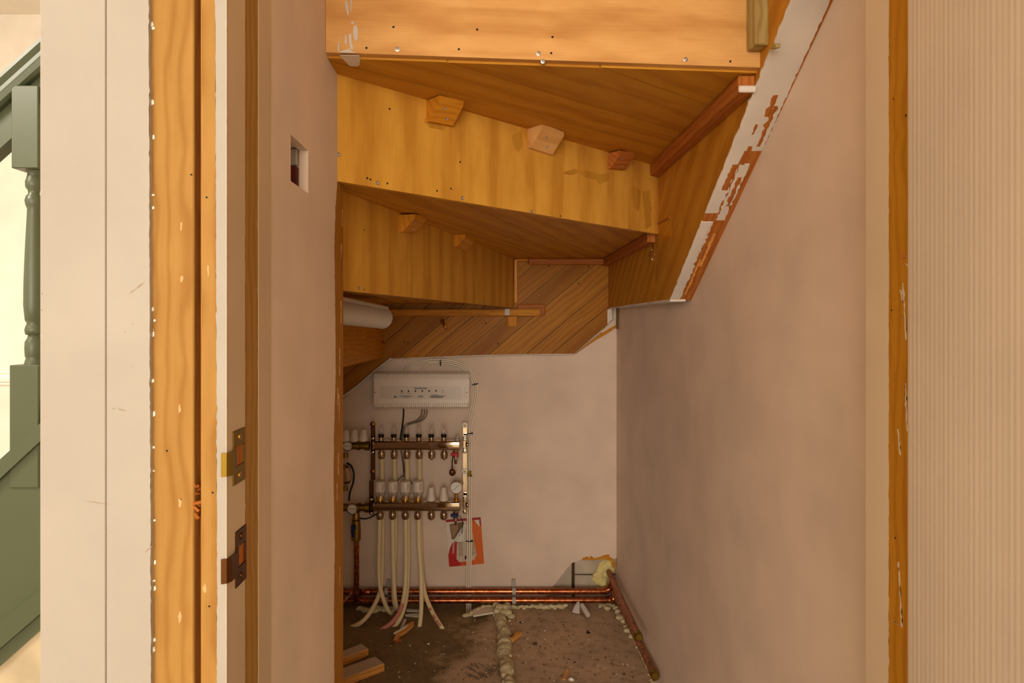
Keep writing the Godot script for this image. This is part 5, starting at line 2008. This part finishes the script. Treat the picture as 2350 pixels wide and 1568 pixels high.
func offcuts() -> void:
	# painted timber offcuts at the left front
	var a := ony(833, 1496, 0.016)
	offcut("timber_offcut", "short square timber offcut with pale top, further from the door", ony(838, 1492, 0.0135), ony(838, 1492, 0.0135) + Vector3(-0.17, 0, 0.155), 0.046, 0.026, M.pine, true)
	offcut("timber_offcut", "larger flaking painted timber offcut nearest the door", ony(872, 1524, 0.0135), ony(872, 1524, 0.0135) + Vector3(-0.20, 0, 0.165), 0.060, 0.026, M.pine, true)
	# splintered chip by the pipe feet
	var c := thing("wood_splinter", "splintered yellow wood chip lying by the pipe feet", "splinter", ony(925, 1455, 0))
	var st := stn()
	var pts := []
	for p in [[949, 1431], [950, 1437], [944, 1444], [934, 1453], [918, 1463], [914, 1474], [910, 1478], [908, 1474], [903, 1475], [908, 1462], [914, 1455], [930, 1441]]:
		pts.append(ony(p[0], p[1], 0.004))
	prism(st, pts, Vector3(0, 0.010, 0), Vector3(1, 0, -1).normalized())
	part(c, "chip", st, M.pine)
	st = stn()
	for k in 5:
		var p := ony(905 + k * 2.5, 1474 - k * 2.0, 0.008)
		cbox(st, Transform3D(Basis(Vector3.UP, 0.5 + k * 0.1), p), Vector3(0.003, 0.008, 0.03), 0.0005)
	part(c, "splinters", st, M.pine_r)
	c = thing("wood_splinter", "small wood chip leaning against the foam bead", "splinter", ony(1180, 1465, 0))
	st = stn()
	var p0 := ony(1171, 1470, 0.010)
	var p1 := ony(1193, 1454, 0.006)
	var dd := (p1 - p0).normalized()
	var uu := dd.cross(Vector3.UP).normalized()
	cbox(st, Transform3D(Basis(uu, uu.cross(dd), -dd), (p0 + p1) / 2), Vector3(0.022, 0.012, p0.distance_to(p1)), 0.0015)
	part(c, "chip", st, M.pine)
	c = thing("wood_splinter", "flat yellow wood shaving on the floor near the right wall", "splinter", ony(1298, 1550, 0))
	st = stn()
	pts = []
	for p in [[1301, 1536], [1305, 1538], [1301, 1552], [1298, 1562], [1291, 1560], [1295, 1548]]:
		pts.append(ony(p[0], p[1], 0.0005))
	prism(st, pts, Vector3(0, 0.003, 0), Vector3(0, 0, 1))
	part(c, "shaving", st, M.pine)
	# white strips behind the pipe feet and plaster scraps
	for q in [[[933, 1399], [962, 1401], [962, 1405], [932, 1404], "upper white plastic strip on the floor behind the pipe feet"], [[929, 1412], [962, 1409], [962, 1418], [930, 1415], "lower white plastic strip on the floor behind the pipe feet"], [[927, 1422], [933, 1423], [928, 1437], [918, 1446], [922, 1434], "white plastic scrap by the splintered chip"], [[936, 1435], [932, 1441], [904, 1457], [903, 1454], "thin white plaster sliver on the splintered chip"]]:
		st = stn()
		pts = []
		for k in q.size() - 1:
			pts.append(ony(q[k][0], q[k][1], 0.001 if q[0][0] != 936 else 0.015))
		prism(st, pts, Vector3(0, 0.003, 0))
		var o := part(self, "white_scrap", st, M.white)
		tag(o, q[-1], "scrap", "white scraps on the floor")
	# plaster wedges under the copper pipes
	c = thing("plaster_shard", "white plaster shard standing under the copper pipes, upright one", "plaster shard", ony(1320, 1408, 0), "plaster shards under the pipes")
	st = stn()
	pts = []
	for p in [[1313, 1406], [1319, 1392], [1326, 1383], [1330, 1383], [1330, 1409], [1322, 1408]]:
		pts.append(W(p[0], p[1], 2.572))
	prism(st, pts, Vector3(0, 0, -0.012))
	part(c, "shard", st, M.plaster_fill)
	c = thing("plaster_shard", "white plaster stick slanting out from under the copper pipes", "plaster shard", ony(1345, 1410, 0), "plaster shards under the pipes")
	st = stn()
	p0 = W(1334, 1388, 2.58)
	p1 = ony(1351, 1414, 0.012)
	dd = (p1 - p0).normalized()
	uu = dd.cross(Vector3.UP).normalized()
	cbox(st, Transform3D(Basis(uu, uu.cross(dd), -dd), (p0 + p1) / 2), Vector3(0.014, 0.016, p0.distance_to(p1)), 0.002)
	part(c, "stick", st, M.plaster_fill)
	# crumbs scattered over the floor: too many and too small to count
	st = stn()
	for k in 260:
		var x := rng.randf_range(800, 1480)
		var y := rng.randf_range(1412, 1566)
		if x > 1405 + (y - 1400) * 0.42:
			continue
		lump(st, ony(x, y, 0.0012), rng.randf_range(0.0008, 0.0032), Vector3(1, 0.6, 1), 0.4, 200.0)
	var cr := part(self, "floor_crumbs", st, M.mortar)
	tag(cr, "brown crumbs and grit scattered over the concrete floor", "debris", "", "stuff")
	st = stn()
	for k in 150:
		var x := rng.randf_range(800, 1480)
		var y := rng.randf_range(1412, 1566)
		if x > 1405 + (y - 1400) * 0.42:
			continue
		lump(st, ony(x, y, 0.0010), rng.randf_range(0.0008, 0.0028), Vector3(1, 0.6, 1), 0.4, 200.0)
	cr = part(self, "plaster_crumbs", st, M.plaster_fill)
	tag(cr, "white plaster crumbs scattered over the concrete floor", "debris", "", "stuff")
	# larger bits
	for q in [[1350, 1452, 0.006, M.dark, "dark pebble-like crumb near the foam trail"], [1228, 1478, 0.006, M.mortar, "brown crumb in the middle of the floor"], [1311, 1559, 0.008, M.white, "white crumb by the yellow shaving"], [1195, 1429, 0.004, M.dark, "small dark crumb near the knotted foam"], [983, 1478, 0.004, M.white, "tiny white crumb left of the foam bead"]]:
		st = stn()
		lump(st, ony(q[0], q[1], 0.003), q[2], Vector3(1.2, 0.6, 1), 0.5, 90.0)
		var o := part(self, "crumb", st, q[3])
		tag(o, q[4], "crumb", "larger crumbs on the floor")

func hooks() -> void:
	# brass hook on the back string
	var o := thing("brass_hook", "small shiny brass hook on the diagonal boards under the stairs", "hook", W(1017, 742, 2.611))
	var st := stn()
	lathe(st, W(1016, 738, 2.611), Vector3(0, 0, 1), [Vector2(0.010, 0), Vector2(0.010, 0.002), Vector2(0.006, 0.004), Vector2(0.004, 0.010), Vector2(0, 0.012)], 14)
	part(o, "base", st, M.brass)
	st = stn()
	tube(st, [W(1015, 738, 2.60), W(1018, 741, 2.585), W(1021, 748, 2.58), W(1024, 754, 2.582), W(1021, 751, 2.592), W(1016, 744, 2.60)], 0.0045, 9, 5, 0.0, 0.7)
	part(o, "hook_arm", st, M.brass)
	o = thing("cup_hook", "small open cup hook on the right wall string", "hook", onx(1500, 590, XS))
	st = stn()
	var b := onx(1502, 566, XS)
	tube(st, [onx(1500, 556, XS), onx(1502, 574, XS) + Vector3(-0.008, 0, 0), onx(1499, 584, XS) + Vector3(-0.012, 0, 0), onx(1503, 591, XS) + Vector3(-0.014, 0, 0), onx(1508, 588, XS) + Vector3(-0.014, 0, 0), onx(1514, 585, XS) + Vector3(-0.014, 0, 0)], 0.0014, 7, 5)
	part(o, "hook_wire", st, M.nickel)
	st = stn()
	lump(st, onx(1497, 595, XS), 0.005, Vector3(0.5, 0.7, 1.2), 0.4, 80.0)
	part(o, "plaster_dab", st, M.plaster_fill)
